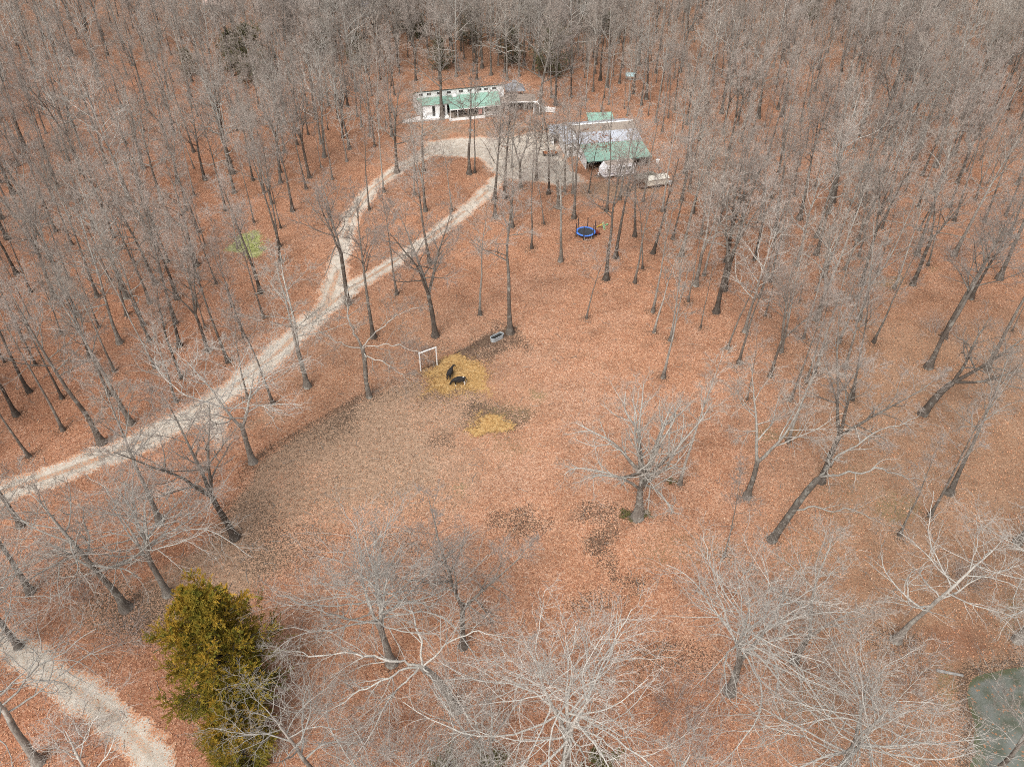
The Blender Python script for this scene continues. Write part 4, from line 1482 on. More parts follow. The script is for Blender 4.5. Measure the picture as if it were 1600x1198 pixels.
# far buildings at the edge of the woods
p0 = at(512, 9)
fb = empty('far_building', (p0.x, p0.y, 0), R(2))
tag(fb, 'long low white building far off at the top of the woods', 'building')
MB().box(-15, 17, 0, 9, 0, 3.4).build('wall', M['white'], fb)
MB().slab((-15.4, -.4, 3.42), (17.4, -.4, 3.42), (17.4, 4.5, 4.8), (-15.4, 4.5, 4.8), .08).slab((-15.4, 4.505, 4.8), (17.4, 4.505, 4.8), (17.4, 9.4, 3.42), (-15.4, 9.4, 3.42), .08).build('roof', M['grey_roof'], fb)
for x in (-9, -1, 6, 13):
    window(fb, x, 1.7, 1.4, 1.1)
MB().box(2.0, 3.0, -.05, -.012, .05, 2.1).build('door', M['dark'], fb)
p0 = at(452, 9)
g = empty('parked_car', (p0.x, p0.y, 0), R(5))
tag(g, 'dark car parked in front of the far white building', 'car')
MB().hexa([(-2.2, -.85, .35), (2.2, -.85, .35), (2.2, .85, .35), (-2.2, .85, .35), (-2.15, -.82, .85), (2.1, -.82, .8), (2.1, .82, .8), (-2.15, .82, .85)]).build('body', M['black'], g, .08)
MB().hexa([(-1.5, -.78, .86), (1.0, -.78, .84), (1.0, .78, .84), (-1.5, .78, .86), (-1.1, -.62, 1.42), (.35, -.62, 1.42), (.35, .62, 1.42), (-1.1, .62, 1.42)]).build('cabin', M['glass'], g, .05)
for x in (-1.35, 1.35):
    for y in (-.9, .72):
        MB().bar((x, y, .32), (x, y + .18, .32), .32, 16).build('wheel', M['tyre'], g)
for k, (px_, py_) in enumerate(((566, 10), (573, 11))):
    p = at(px_, py_)
    o = tag(MB().bar((0, 0, 0), (0, 0, 1.0), .42, 14).ring((0, 0), .45, .4, .3, .34, 14).ring((0, 0), .45, .4, .64, .68, 14).build('plastic_drum', M['blue']), ('blue drum in front of the far building, the one on its car side', 'blue drum in front of the far building, farther from the car')[k], 'drum')
    o.location = p
p0 = at(333, 17)
g = empty('tan_hut', (p0.x, p0.y, 0), R(12))
tag(g, 'small hut with a pinkish tan gable roof at the far edge of the woods', 'hut')
MB().box(-2.4, 2.4, 0, 3.6, 0, 1.8).build('wall', M['tan'], g)
M['pink_roof'] = plain('pinkish_tan_roof', (0.52, 0.37, 0.31), .8, .2, .2)
MB().slab((-2.7, -.3, 1.75), (2.7, -.3, 1.75), (2.7, 1.8, 3.0), (-2.7, 1.8, 3.0), .08).slab((-2.7, 1.805, 3.0), (2.7, 1.805, 3.0), (2.7, 3.9, 1.75), (-2.7, 3.9, 1.75), .08).build('roof', M['pink_roof'], g)
MB().box(-.4, .4, -.05, -.012, .05, 1.5).build('door', M['dark'], g)
p0 = at(985, 126)
g = empty('tarp_shelter', (p0.x, p0.y, 0), R(-5))
tag(g, 'small shelter under a pale aqua tarp in the woods uphill of the shop', 'shelter')
MB().slab((-1.3, -.6, 1.2), (1.3, -.6, 1.2), (1.3, .8, 1.7), (-1.3, .8, 1.7), .04).build('tarp', M['aqua'], g)
for x in (-1.2, 1.2):
    for y, z in ((-.5, 1.18), (.7, 1.6)):
        MB().bar((x, y, 0), (x, y, z), .05).build('pole', M['wood'], g)
p0, p1 = at(1462, 1048), at(1504, 1056)
lg = MB().bar((p0.x, p0.y, .16), (p1.x, p1.y, .13), .17, 9, .12)
tag(lg.build('fallen_log', M['grey_wood']), 'grey fallen log lying towards the pond rim', 'log')


# ------------------------------------------------------------------ cedars, bushes and brush
def cedar(seed, H, rad, mat, n1, n2, n3, fine, low=.06):
    rng = np.random.RandomState(seed)
    P, Rd = stem(rng, (0, 0, -.2), (0, 0, 1), H * .97, .22 * H / 12, .03, 16, .02, .02)
    V, F, G = tube(P, Rd, 8)
    tm = np_mesh('trunk', V, [f for f in F], dict(girth=G))
    tm.materials.append(M['bark_dark'])
    prof = lambda t: rad * np.clip(1.0 - ((np.abs(t - .32)) / .72) ** 1.7, .10, 1) * (.8 + .4 * rng.rand(*t.shape))
    L1 = spawn(rng, P, Rd, n1, low, 1.0, prof, 82, 38, .03, .10, 6, .4, .3, .015, .07, True)
    L2 = spawn(rng, *L1, n2, .25, 1.0, lambda t: .42 - .15 * t, 48, 30, .04, .14, 4, .6, .4, .01, .03)
    L3 = spawn(rng, *L2, n3, .15, 1.0, lambda t: .5 + 0 * t, 45, 30, .06, .2, 3, .6, .6, .01, .02)
    L4 = spawn(rng, *L3, fine, .1, 1.0, lambda t: np.full_like(t, .26), 45, 25, .12, .2, 3, .6, .6, .04, .06, True)
    L4 = (L4[0], np.repeat(np.array([[.024, .036, .014]]), len(L4[0]), 0))
    b = tube(*L1, 4)
    wood = tube(*L2, 3)
    V, F, G = join([tube(*L4, 3, True)])
    r = np.hypot(V[:, 0], V[:, 1])
    tip = np.clip((V[:, 2] / H - .12) * 1.3, 0, 1) * np.clip(r / rad * 1.2 + .3, 0, 1)
    cmesh = np_mesh('foliage', V, F, dict(tip=tip), False)
    cmesh.materials.append(mat)
    V, F, G = join([b, wood])
    bm_ = np_mesh('branches', V, F, dict(girth=G))
    bm_.materials.append(M['bark_dark'])
    return tm, cmesh, bm_


def plant_cedar(meshes, p, s, rz, label, group=None):
    e = empty('cedar_tree', (p.x, p.y, 0), rz)
    e.scale = (s, s, s)
    for nm, me in zip(('trunk', 'foliage', 'branch_frame'), meshes):
        c = bpy.data.objects.new(nm, me)
        COL.objects.link(c)
        c.parent = e
    return tag(e, label, 'tree', group)


big = cedar(91, 17.0, 4.3, M['cedar'], 150, 9, 7, 9)
plant_cedar(big, at(372, 1098), 1.0, .4, 'big bushy cedar with rusty orange tips beside the gravel track')
plant_cedar(big, at(388, 1192), .58, 2.2, 'smaller greener cedar half hidden behind white branches beside the big one')
farc = cedar(92, 9.0, 2.9, M['cedar_far'], 80, 7, 5, 4)
for k, (px_, py_, s, lab) in enumerate(((637, 50, .9, 'pointed dark cedar standing clear at the top of the woods'), (656, 58, .6, 'small dark cedar close beside the pointed cedar'),
                                        (932, 52, 1.5, 'big dark cedar at the edge of the open orange field'), (860, 118, 1.1, 'dark cedar behind the arch and fence panel'), (400, 128, 1.2, 'wide dark cedar in the woods uphill of the grass patch'),
                                        (372, 112, .9, 'dark cedar beside the wide dark cedar'), (298, 118, .6, 'lone small cedar deep in the drive side woods'),
                                        (505, 84, .8, 'cedar among pale limbs between house and wide cedar'), (735, 70, .9, 'muted cedar among bare trees uphill of the house windows'), (800, 100, .8, 'muted cedar in the woods uphill of the gazebo'), (690, 108, .7, 'muted low cedar in the woods just uphill of the white house'),
                                        (560, 100, .7, 'low cedar in brush uphill of the house ramp'), (1262, 30, .7, 'small dark cedar at the top of the pond side woods'), (1556, 96, .6, 'small cedar far out in the pond side woods'), (830, 40, .9, 'dark cedar downhill of the open orange field'), )):
    plant_cedar(farc, at(px_, py_), s * 1.3, k * 1.3, lab, 'dark cedars in the far woods')


def brush_mesh(seed, H, n, mat, leaf=None):
    rng = np.random.RandomState(seed)
    a = rng.rand(n) * 6.28
    r = np.sqrt(rng.rand(n)) * H * .5
    ctr = rng.normal(0, H * .2, (4, 2))[rng.randint(0, 4, n)]
    base = np.stack([r * np.cos(a) + ctr[:, 0], r * np.sin(a) * .7 + ctr[:, 1], np.full(n, -.05)], 1)
    d = nrm(np.stack([np.cos(a) * .6 + rng.normal(0, .35, n), np.sin(a) * .6 + rng.normal(0, .35, n), np.full(n, 1.0)], 1))
    K = 6
    pts = [base]
    for k in range(K - 1):
        d = nrm(d + rng.normal(0, .16, (n, 3)) + np.array([0, 0, -.03]))
        pts.append(pts[-1] + d * (H * (.35 + .75 * rng.rand(n, 1)) / (K - 1)))
    P = np.stack(pts, 1)
    Rd = np.repeat(np.linspace(.022, .008, K)[None], n, 0)
    L2 = spawn(rng, P, Rd, 5, .2, 1.0, lambda t: .42 + 0 * t, 50, 35, .02, .2, 4, .6, .5, .007, .013)
    L3 = spawn(rng, *L2, 5, .2, 1.0, lambda t: .5 + 0 * t, 45, 35, .02, .2, 3, .6, .5, .006, .009)
    stems_ = join([tube(P, Rd, 4), tube(*L2, 3)])
    if leaf is None:
        tw = tube(*L3, 3, True)
    else:
        tw = tube(L3[0], np.repeat(np.array([[.03, .05, .02]]), len(L3[0]), 0), 3, True)
    s_ = np_mesh('stems', stems_[0], stems_[1], dict(girth=stems_[2]))
    s_.materials.append(mat)
    t_ = np_mesh('twigs', tw[0], tw[1], dict(girth=tw[2]))
    t_.materials.append(leaf or mat)
    return s_, t_


BR = [brush_mesh(101, 2.6, 34, M['brush']), brush_mesh(102, 2.0, 26, M['brush']), brush_mesh(104, 2.9, 22, M['brush'])]
GB = brush_mesh(103, 1.1, 24, M['brush'], M['bush'])


def plant_bush(name, ms, px_, py_, s, rz, lab, grp=None, cat='bush', parts=('stems', 'twigs')):
    p = at(px_, py_)
    e = empty(name, (p.x, p.y, 0), rz)
    e.scale = (s, s, s)
    for nm, me in zip(parts, ms):
        c = bpy.data.objects.new(nm, me)
        COL.objects.link(c)
        c.parent = e
    tag(e, lab, cat, grp)


for k, (px_, py_, s, lab) in enumerate(((1442, 1048, 1.25, 'dense grey brush thicket near the pond and fallen log'), (1425, 1078, 1.0, 'low grey brush in front of the dense pond thicket'), (1130, 1085, .9, 'dark brush pile under the white starburst tree'),
                                        (205, 985, 1.2, 'grey brush at the foot of the big grey limbed tree'), (130, 925, 1.1, 'grey brush below the lower drive between two trunks'), 
                                        (1280, 1050, 1.1, 'brush around the foot of the thick curved limb tree'), (1050, 1105, 1.2, 'pinkish brush clump beside the fan crowned tree'),
                                        (1090, 1165, 1.3, 'pinkish brush downhill of the other pinkish clump'), 
                                        (1460, 520, 1.2, 'grey shrub beside the dark clean leaning trunk'), 
                                        (1495, 398, 1.2, 'brush at the foot of a grey tree high on the slope'), 
                                        (660, 552, .9, 'grey brush behind the white gate frame'), (640, 548, .9, 'grey brush tangle below the crooked fence tree arms'), 
                                        (130, 1165, 1.2, 'grey brush overhanging the gravel track edge'), (160, 580, 1.0, 'brush in the woods across the lower drive'), (300, 740, .8, 'low brush on the leafy bank below the drive spur'), (640, 1170, 1.2, 'grey brush under the low fan of white limbs'), (560, 1160, 1.0, 'grey brush between cedar and fan limb tree'),
                                        (600, 905, .8, 'thin brush at the lower rim of the paddock'), (1500, 905, 1.0, 'brush at the foot of the twisted pale tree'))):
    plant_bush('brush_thicket', BR[k % 3], px_, py_, s, k * .9, lab, 'leafless brush thickets')
for k, (px_, py_, s, lab) in enumerate(((980, 806, .75, 'low green bush at the foot of the great spreading oak'), (1048, 752, .5, 'small green bush at the leaning slender tree foot'), (935, 1195, 1.6, 'green bush under the fan crowned tree'), (690, 1200, 1.5, 'green ground bush under the low fan limbs'),
                                        (760, 1198, 1.5, 'green bush between the fan limbs and fan crowned tree'), (1008, 806, .6, 'small green tuft on the far side of the oak foot'))):
    plant_bush('green_bush', GB, px_, py_, s, k * .8, lab, None, 'bush', ('stems', 'foliage'))


# ------------------------------------------------------------------ traced trees: (base px, base py, trunk width px, shape, height m or None, tilt, label)
TRACED = [
    (680, 525, 11, 'fork_b', 20, (0, 0), 'dark double stemmed tree standing in leaves uphill of the white gate frame'),
    (750, 492, 7, 'slim_c', 18, (-.01, 0), 'straight slender grey tree standing alone between double stemmed tree and stock tank tree'),
    (797, 520, 12, 'tall_b', 22, (0, 0), 'tall thick trunked tree standing right behind the steel stock tank'),
    (620, 460, 7, 'slim_a', 18, (-.02, 0), 'slender tree between the two drive arms and the double stemmed tree'),
    (584, 527, 10, 'tall_a', 20, (-.02, 0), 'dark straight tree at the drive edge behind the pale crooked fence tree'),
    (544, 475, 9, 'fork_a', 20, (-.02, 0), 'dark forked tree standing exactly where the gravel drive splits'),
    (481, 604, 12, 'fork_c', 20, (-.06, 0), 'grey tree with a low side fork on the leafy bank below the drive'),
    (672, 410, 6, 'tall_c', 18, (0, 0), 'tree at the lower edge of the east drive arm halfway up'),
    (774, 340, 6, 'tall_a', 19, (0, 0), 'tree beside the top end of the east drive arm'),
    (426, 630, 7, 'slim_a', 17, (-.05, 0), 'thin dark tree beside the drive below the low forked grey tree'),
    (407, 458, 7, 'tall_a', 18, (-.05, 0), 'tree behind the drive a little downhill of the green grass patch'),
    (457, 330, 6, 'tall_c', 18, (-.02, 0), 'tree uphill of the green grass patch beside the west drive arm'),
    (916, 497, 5, 'slim_b', 13, (.02, 0), 'small thin tree alone in open leaves downhill of the blue trampoline'),
    (947, 437, 8, 'tall_b', 20, (.01, 0), 'first tree downhill of the trampoline with a long clean trunk'),
    (962, 403, 8, 'tall_a', 20, (.05, 0), 'tree close beside the trampoline leaning slightly towards the woods'),
    (992, 442, 6, 'slim_a', 18, (.03, 0), 'thin clean tree one trunk along from the long clean trampoline tree'),
    (992, 369, 6, 'tall_c', 18, (.02, 0), 'tree on the woods side of the yellow toys'),
    (1004, 420, 4, 'slim_b', 14, (.02, 0), 'very thin stem behind the thin clean tree near the trampoline'),
    (1020, 487, 7, 'slim_c', 18, (.02, 0), 'grey slender tree of a loose row below the trampoline'),
    (1022, 519, 5, 'slim_c', 15, (.05, 0), 'thin grey leaning stem below the grey slender row tree'),
    (1036, 590, 7, 'slim_c', 18, (.03, 0), 'lichen grey slender tree just beyond the big spreading oak crown'),
    (1047, 532, 5, 'slim_c', 16, (.02, 0), 'thin grey tree between the spreading oak crown and the trampoline row'),
    (1119, 488, 9, 'fork_a', 21, (.01, 0), 'dark tall forked tree at the edge of the woods below the camper'),
    (1131, 453, 7, 'tall_b', 21, (.05, 0), 'dark tree standing just behind the tall forked woods edge tree'),
    (1136, 545, 5, 'slim_b', 16, (.04, 0), 'thin leaning tree between spreading oak and the dark woods edge tree'),
    (1154, 568, 6, 'slim_a', 18, (.02, 0), 'dark slender tree with a clean lower trunk beyond the spreading oak'),
    (1064, 400, 7, 'tall_d', 19, (.03, 0), 'tree in the woods edge downhill of the cream canvas trailer'),
    (1100, 430, 6, 'slim_c', 18, (.03, 0), 'thin grey tree of a tight clump downhill of the canvas trailer'),
    (1087, 446, 7, 'fork_c', 18, (.02, 0), 'low forked grey tree of the tight clump below the canvas trailer'),
    (831, 388, 6, 'slim_a', 17, (-.04, 0), 'thin dark leaning tree above the stock tank tree beside the pad'),
    (876, 408, 7, 'tall_d', 18, (0, 0), 'grey tree a few steps downhill of the blue trampoline'),
    (897, 341, 7, 'tall_a', 20, (0, 0), 'tree standing behind the trampoline towards the camper'),
    (1020, 396, 6, 'tall_c', 18, (.04, 0), 'tree downhill of the canvas trailer and behind the thin stems'),
    (1450, 574, 8, 'tall_b', 22, (.02, 0), 'dark clean leaning trunk in open leaves beyond the thick kinked tree'),
    (1475, 527, 7, 'tall_a', 21, (.02, 0), 'tree just behind the dark clean leaning trunk'),
    (1365, 535, 5, 'slim_a', 17, (.06, 0), 'thin leaning dark tree alone in the open leaf slope'),
    (1310, 536, 6, 'slim_c', 17, (.04, 0), 'thin tree on the open slope at the edge of the spindly clump'),
    (1397, 451, 5, 'slim_c', 17, (.03, 0), 'thin grey tree by the mossy strip on the slope'),
    (1426, 445, 7, 'fork_a', 18, (.05, 0), 'dark forked tree leaning over the mossy strip'),
    (1450, 415, 5, 'slim_b', 15, (.05, 0), 'short thin tree just beyond the dark forked mossy strip tree'),
    (1432, 398, 8, 'tall_d', 20, (.02, 0), 'thick grey tree with a dark base beyond the mossy strip'),
    (1275, 398, 7, 'tall_a', 20, (.02, 0), 'dark tall tree at the top of the open slope'),
    (1211, 361, 6, 'tall_c', 19, (.02, 0), 'dark tree in the woods edge above the slope'),
    (1249, 343, 7, 'tall_b', 20, (.02, 0), 'straight dark tree with a neighbour high on the slope'),
    (1204, 440, 6, 'slim_a', 19, (.01, 0), 'thin dark straight tree on the woods edge of the slope'),
    (1561, 436, 9, 'tall_b', 22, (.04, 0), 'thick dark tree far along the slope near the frame side'),
    (1490, 400, 8, 'tall_d', 20, (.04, 0), 'grey tree with brush at its base high on the slope'),
    (1272, 585, 6, 'slim_c', 18, (.03, 0), 'thin grey tree in the spindly clump on the slope'),
    (1542, 577, 8, 'tall_a', 21, (.03, 0), 'dark tree uphill of the thick kinked tree'),
    (1370, 427, 4, 'slim_b', 13, (.02, 0), 'short thin stem by the mossy strip'),
    (1260, 597, 5, 'slim_b', 16, (.03, 0), 'dark thin stem of the spindly clump beside the slope'),
    (1275, 500, 9, 'fork_c', 19, (.05, 0), 'leaning forked tree with a brushy base in the spindly clump'),
    (1282, 752, 9, 'fork_b', 19, (.05, 0), 'grey tree with ascending limbs behind the thick tree with two bare arms'),
    (1405, 836, 6, 'slim_a', 15, (.04, 0), 'thin dark leaning sapling alone in tan leaves above the twisted pale tree'),
    (1453, 806, 6, 'slim_a', 18, (.03, 0), 'thin dark tree beyond the lone leaning sapling'),
    (1483, 771, 7, 'tall_d', 19, (.03, 0), 'grey tree behind the twisted pale tree'),
    (1231, 690, 6, 'slim_c', 17, (.03, 0), 'thin grey tree by the mossy spot beyond the thick two armed tree'),
    (1590, 847, 9, 'tall_b', 20, (.03, 0), 'thick dark trunk cut by the frame above the twisted pale tree'),
    (1062, 756, 7, 'slim_c', 18, (.05, 0), 'dark leaning slender tree close behind the big spreading oak'),
    (1131, 870, 8, 'slim_b', 12, (.03, 0), 'small leaning dead sapling between the oak and the pale starburst crown'),
    (1167, 776, 10, 'fork_c', 19, (.05, 0), 'grey multi stemmed tree beyond the small leaning sapling'),
    (367, 840, 13, 'fork_b', 21, (-.06, 0), 'thick dark tree with twin upper stems at the corner of the bare paddock'),
    (395, 722, 8, 'pale_c', 15, (-.03, 0), 'pale lichen covered tree at the fence corner by the drive'),
    (160, 692, 9, 'tall_b', 22, (-.05, 0), 'dark thick tree at the far edge of the lower drive'),
    (99, 672, 6, 'slim_a', 19, (-.03, 0), 'thin dark tree one along from the thick drive edge tree'),
    (205, 662, 7, 'tall_d', 20, (-.04, 0), 'grey tree behind the lower drive beyond the thick edge tree'),
    (250, 815, 9, 'tall_d', 21, (-.06, 0), 'grey leaning tree between the lower drive and the big cedar'),
    (387, 622, 5, 'slim_b', 15, (-.03, 0), 'small thin tree touching the drive above the fence corner'),
    (33, 822, 9, 'tall_a', 20, (-.03, 0), 'dark trunk on the near bank of the lower drive'),
    (48, 925, 9, 'tall_d', 21, (-.06, 0), 'grey tree between the gravel track and the lower drive'),
    (197, 950, 12, 'open_a', 20, (-.05, 0), 'big grey limbed tree between the gravel track and the cedar'),
    (262, 928, 11, 'pale_a', 16, (-.02, 0), 'white crooked tree with spreading arms just beyond the cedar'),
    (612, 1036, 13, 'pale_a', 17, (-.05, .0), 'pale spreading tree standing beyond the low fan of white limbs'),
    (724, 1010, 13, 'fork_b', 17, (.02, 0), 'grey tree with rising stems next to the pale spreading tree'),
    (1140, 1080, 12, 'pale_a', 17, (.0, -.03), 'white starburst crowned tree above a brush pile'),
    (1241, 1034, 17, 'fork_c', 18, (.06, 0), 'thick grey tree with a big curved side limb above the brushy hollow'),
    (60, 1190, 14, 'pale_c', 17, (-.03, 0), 'pale forked tree overhanging the gravel track'),
    (880, 1215, 18, 'pale_a', 18, (.0, .02), 'big white limbed tree with a fan crown at the foot of the slope'),
    (1285, 1235, 17, 'pale_a', 16, (.10, .03), 'large leaning white limbed tree near the pond bank'),
    (1548, 1215, 11, 'fork_c', 15, (.10, .05), 'grey tree leaning out over the pond'),
    (30, 1010, 8, 'pale_c', 14, (-.03, 0), 'pale thin limbed tree beside the start of the gravel track'),
    (780, 1235, 12, 'pale_c', 12, (-.04, 0), 'low white branched tree beside the big fan crowned tree'),
    (500, 1225, 12, 'pale_b', 14, (-.05, 0), 'pale tree beside the cedar with drooping side branches'),
    (1400, 1000, 15, 'pale_b', 17, (.16, .03), 'twisted pale tree with white arms above the pond'),
    (1590, 1000, 12, 'pale_a', 16, (.05, .05), 'white drooping limbed tree beyond the pond'),
    (175, 1290, 12, 'pale_b', 14, (-.04, .02), 'white limbed tree whose crown hangs over the end of the gravel track'),
    (1010, 1290, 12, 'pale_b', 14, (.03, .02), 'white limbed tree between the fan crowned tree and the leaning pond tree'),
    (640, 1300, 12, 'pale_c', 13, (-.02, .02), 'low pale tree whose twigs lie under the fan of white limbs'),
    (-25, 1060, 12, 'pale_a', 15, (.02, .02), 'pale tree at the frame rim above the gravel track'),
    # woods behind and beside the houses
    (691, 186, 8, 'open_b', 19, (0, 0), 'thick tree standing against the front wall of the green roofed house'),
    (733, 272, 8, 'tall_b', 20, (0, 0), 'tall tree at the edge of the gravel pad near the white pole'),
    (742, 270, 5, 'slim_a', 16, (0, 0), 'thin tree beside the tall gravel pad edge tree'),
    (773, 312, 8, 'tall_c', 19, (.0, 0), 'dark tree at the lower lip of the gravel pad'),
    (789, 310, 7, 'tall_a', 20, (.0, 0), 'straight tree next to the dark pad lip tree'),
    (813, 293, 7, 'fork_c', 17, (.0, 0), 'tree with a few russet leaves at the pad edge'),
    (857, 303, 6, 'tall_c', 18, (.0, 0), 'thin limbed tree between the pad and the trampoline'),
    (872, 325, 6, 'fork_c', 17, (-.04, 0), 'leaning grey forked tree between pad and trampoline'),
    (895, 302, 7, 'slim_c', 18, (0, 0), 'grey slender tree at the near corner of the camper pad'),
    (920, 301, 5, 'slim_b', 14, (0, 0), 'thin tree with clinging russet leaves beside the camper'),
    (948, 330, 8, 'slim_a', 20, (.02, 0), 'thick slender crowned tree standing right in front of the camper'),
    (968, 312, 8, 'slim_c', 20, (.03, 0), 'dark trunk in front of the camper rear end'),
    (842, 178, 7, 'open_b', 20, (0, 0), 'large tree behind the white lattice arch'),
    (868, 165, 7, 'tall_a', 20, (0, 0), 'dark tree behind the low white fence panel'),
    (1005, 315, 6, 'slim_a', 18, (.02, 0), 'tree between the camper and the cream canvas trailer'),
    (1035, 330, 7, 'slim_c', 19, (.02, 0), 'grey slender tree in front of the cream canvas trailer'),
    (620, 270, 7, 'open_b', 17, (0, 0), 'limbed tree beside the west drive arm'),
    (648, 305, 6, 'slim_c', 15, (0, 0), 'thin grey tree on the leafy island between the drive arms'),
    (665, 330, 7, 'fork_c', 16, (-.02, 0), 'low forked tree on the leafy island between the drive arms'),
    (577, 328, 5, 'slim_a', 16, (0, 0), 'thin tree touching the bend of the west drive arm'),
    (613, 213, 6, 'tall_c', 18, (0, 0), 'tree beyond the west drive arm near the house ramp'),
    (662, 268, 6, 'fork_c', 17, (0, 0), 'grey forked tree at the outer bend of the west drive arm below the house'),
    (600, 300, 6, 'slim_c', 17, (0, 0), 'thin grey tree on the outer edge of the west drive arm'),
    (706, 330, 5, 'slim_c', 13, (0, 0), 'small thin tree beside the upper east drive arm'),
    (800, 262, 5, 'slim_c', 15, (0, 0), 'thin grey tree standing in the gravel pad'),
    (838, 282, 5, 'fork_c', 14, (0, 0), 'small forked tree at the pad lip toward the camper'),
    (882, 300, 6, 'slim_a', 19, (0, 0), 'slender dark tree at the pad corner beside the grey slender one'),
    (800, 355, 6, 'fork_c', 15, (.0, 0), 'short forked tree on the leaf slope under the gravel pad'),
    (850, 350, 5, 'slim_b', 13, (.0, 0), 'thin small tree on the slope between pad and trampoline'),
]

# ------------------------------------------------------------------ hero trees with stems of their own
def px_local(base, px, py, z):
    """offset (x, y, z) of a picture point at height z from a base point, kept in the plane facing the camera"""
    b = at(*base)
    dp = b.y * math.cos(PITCH) + CAM_H * math.sin(PITCH)
    return ((px - base[0]) / FPX * dp, 0.0, z)


def hero(key, seed, sty, mat, trunk_pts, r0, r1, leader_pts, over):
    ts = poly_stem(trunk_pts, r0, r1)
    rj = np.random.RandomState(seed + 500)
    ls = []
    for p, a, b in leader_pts:
        P, Rd = poly_stem(p, a, b, 18, False)
        if sty == 'pale':
            n = rj.normal(0, .17, P.shape)
            n[:, 0] = 0
            n = (n + np.roll(n, 1, 1)) * .6
            n[:, :2] = 0
            P = P + n
        ls.append((P, Rd))
    SHAPES[key] = build_shape(key, seed, sty, 0, 0, mat, stems=([ts] + ls, ls), over=over)


rs = random.Random(5)
# great spreading oak: short stout trunk, a fan of ascending limbs
fan = []
for k in range(13):
    a = -0.3 + k * 2.4
    sp = 2.4 + 2.2 * (k % 4) if k < 9 else 9.2
    hz = 20.0 - .4 * (k % 3) - .75 * sp if k < 9 else 9.5 + 1.1 * (k % 3)
    cx, cy = math.cos(a), math.sin(a)
    j = lambda s: rs.uniform(-s, s)
    z0 = 4.6 + 0.26 * ((k * 5) % 12)
    f = (.16, .48, .78)
    h = (.16, .50, .80) if k < 9 else (.34, .72, .94)
    fan.append(([(0, 0, z0), (cx * sp * f[0], cy * sp * f[0], z0 + (hz - z0) * h[0]), (cx * sp * f[1] + j(.5), cy * sp * f[1] + j(.5), z0 + (hz - z0) * h[1] + j(.3)),
                 (cx * sp * f[2] + j(.6), cy * sp * f[2] + j(.6), z0 + (hz - z0) * h[2] + j(.3)), (cx * sp + j(.5), cy * sp + j(.5), hz)], .25 if k % 2 else .19, .04))
hero('oak', 71, 'open', M['bark_grey'], [(0, 0, -.3), (.12, 0, 1.8), (-.05, .05, 4.4), (.05, .0, 9.0)], .66, .16, fan,
     dict(first=.25, n1=8, n2=5, n3=4, n4=4, n5=1, limb_low=4.6, limb_high=2.2, a_low=50, a_high=30, trop=.02, wig=.12, rl=.095))
# thick kinked tree: low fork, three stems swept one way
hero('kinked', 72, 'open', M['bark_dark'], [(0, 0, -.3), (.7, .2, 1.8), (1.6, .4, 3.8), (2.6, .5, 5.2)], .50, .38,
     [([(2.5, .5, 5.0), (3.2, .8, 8.0), (3.4, 1.2, 11.0), (4.4, 1.8, 15.0)], .24, .04),
      ([(2.5, .5, 5.0), (5.0, .4, 7.6), (7.6, .8, 10.0), (10.5, 1.0, 14.0)], .27, .04),
      ([(2.6, .5, 5.1), (5.5, -.6, 6.2), (8.5, -.8, 7.8), (12.0, -1.5, 9.8)], .20, .04)],
     dict(first=.25, n1=10, n2=6, n3=5, n4=5, n5=1, limb_low=4.2, limb_high=2.0, a_low=60, a_high=30, trop=.04, wig=.11))
# thick leaning tree with two bare pale arms
hero('armed', 73, 'pale', M['bark_grey'], [(0, 0, -.3), (.9, .0, 3.2), (2.0, .2, 7.0), (3.2, .3, 10.2)], .44, .32,
     [([(3.1, .3, 10.0), (3.6, .4, 11.6), (3.4, .6, 13.2)], .16, .08),
      ([(3.1, .3, 10.0), (6.2, -.2, 11.0), (10.0, -.5, 11.4), (13.5, -1.2, 10.6)], .14, .03),
      ([(3.4, .3, 10.9), (5.5, .9, 13.6), (8.8, 1.2, 16.0), (12.0, 1.6, 17.5)], .13, .03),
      ([(1.3, .1, 4.9), (4.5, -.5, 5.8), (8.0, -1.2, 6.0), (11.0, -2.0, 4.6)], .11, .025)],
     dict(first=.3, n1=7, n2=5, n3=5, n4=4, n5=1, limb_low=3.4, limb_high=1.8, a_low=50, a_high=30, trop=.02, wig=.14, rl=.06))
# pale fence tree: clean trunk, crooked horizontal arms half way up
hero('fencetree', 74, 'pale', M['bark_grey'], [(0, 0, -.3), (-.1, 0, 3.0), (.1, .1, 6.2), (.0, .1, 8.6)], .33, .27,
     [([(0, .1, 8.3), (-.8, .3, 11.0), (-1.2, .6, 14.0), (-.6, 1.0, 17.5)], .17, .03),
      ([(0, .1, 8.3), (2.2, -1.0, 9.6), (5.6, -1.8, 10.0), (9.5, -2.4, 8.6)], .075, .025),
      ([(0, .1, 8.4), (2.6, .5, 11.0), (5.2, .4, 13.4), (8.0, .2, 14.6)], .09, .025),
      ([(0, .1, 8.2), (-2.6, -.8, 10.0), (-5.6, -.6, 11.8), (-9.0, .0, 12.6)], .08, .025),
      ([(0, .1, 7.4), (1.8, -1.5, 7.8), (4.2, -2.8, 7.2), (7.0, -3.5, 5.4)], .10, .025)],
     dict(first=.3, n1=9, n2=6, n3=6, n4=5, n5=1, limb_low=3.8, limb_high=2.0, a_low=50, a_high=35, trop=.03, wig=.13, rl=.05))
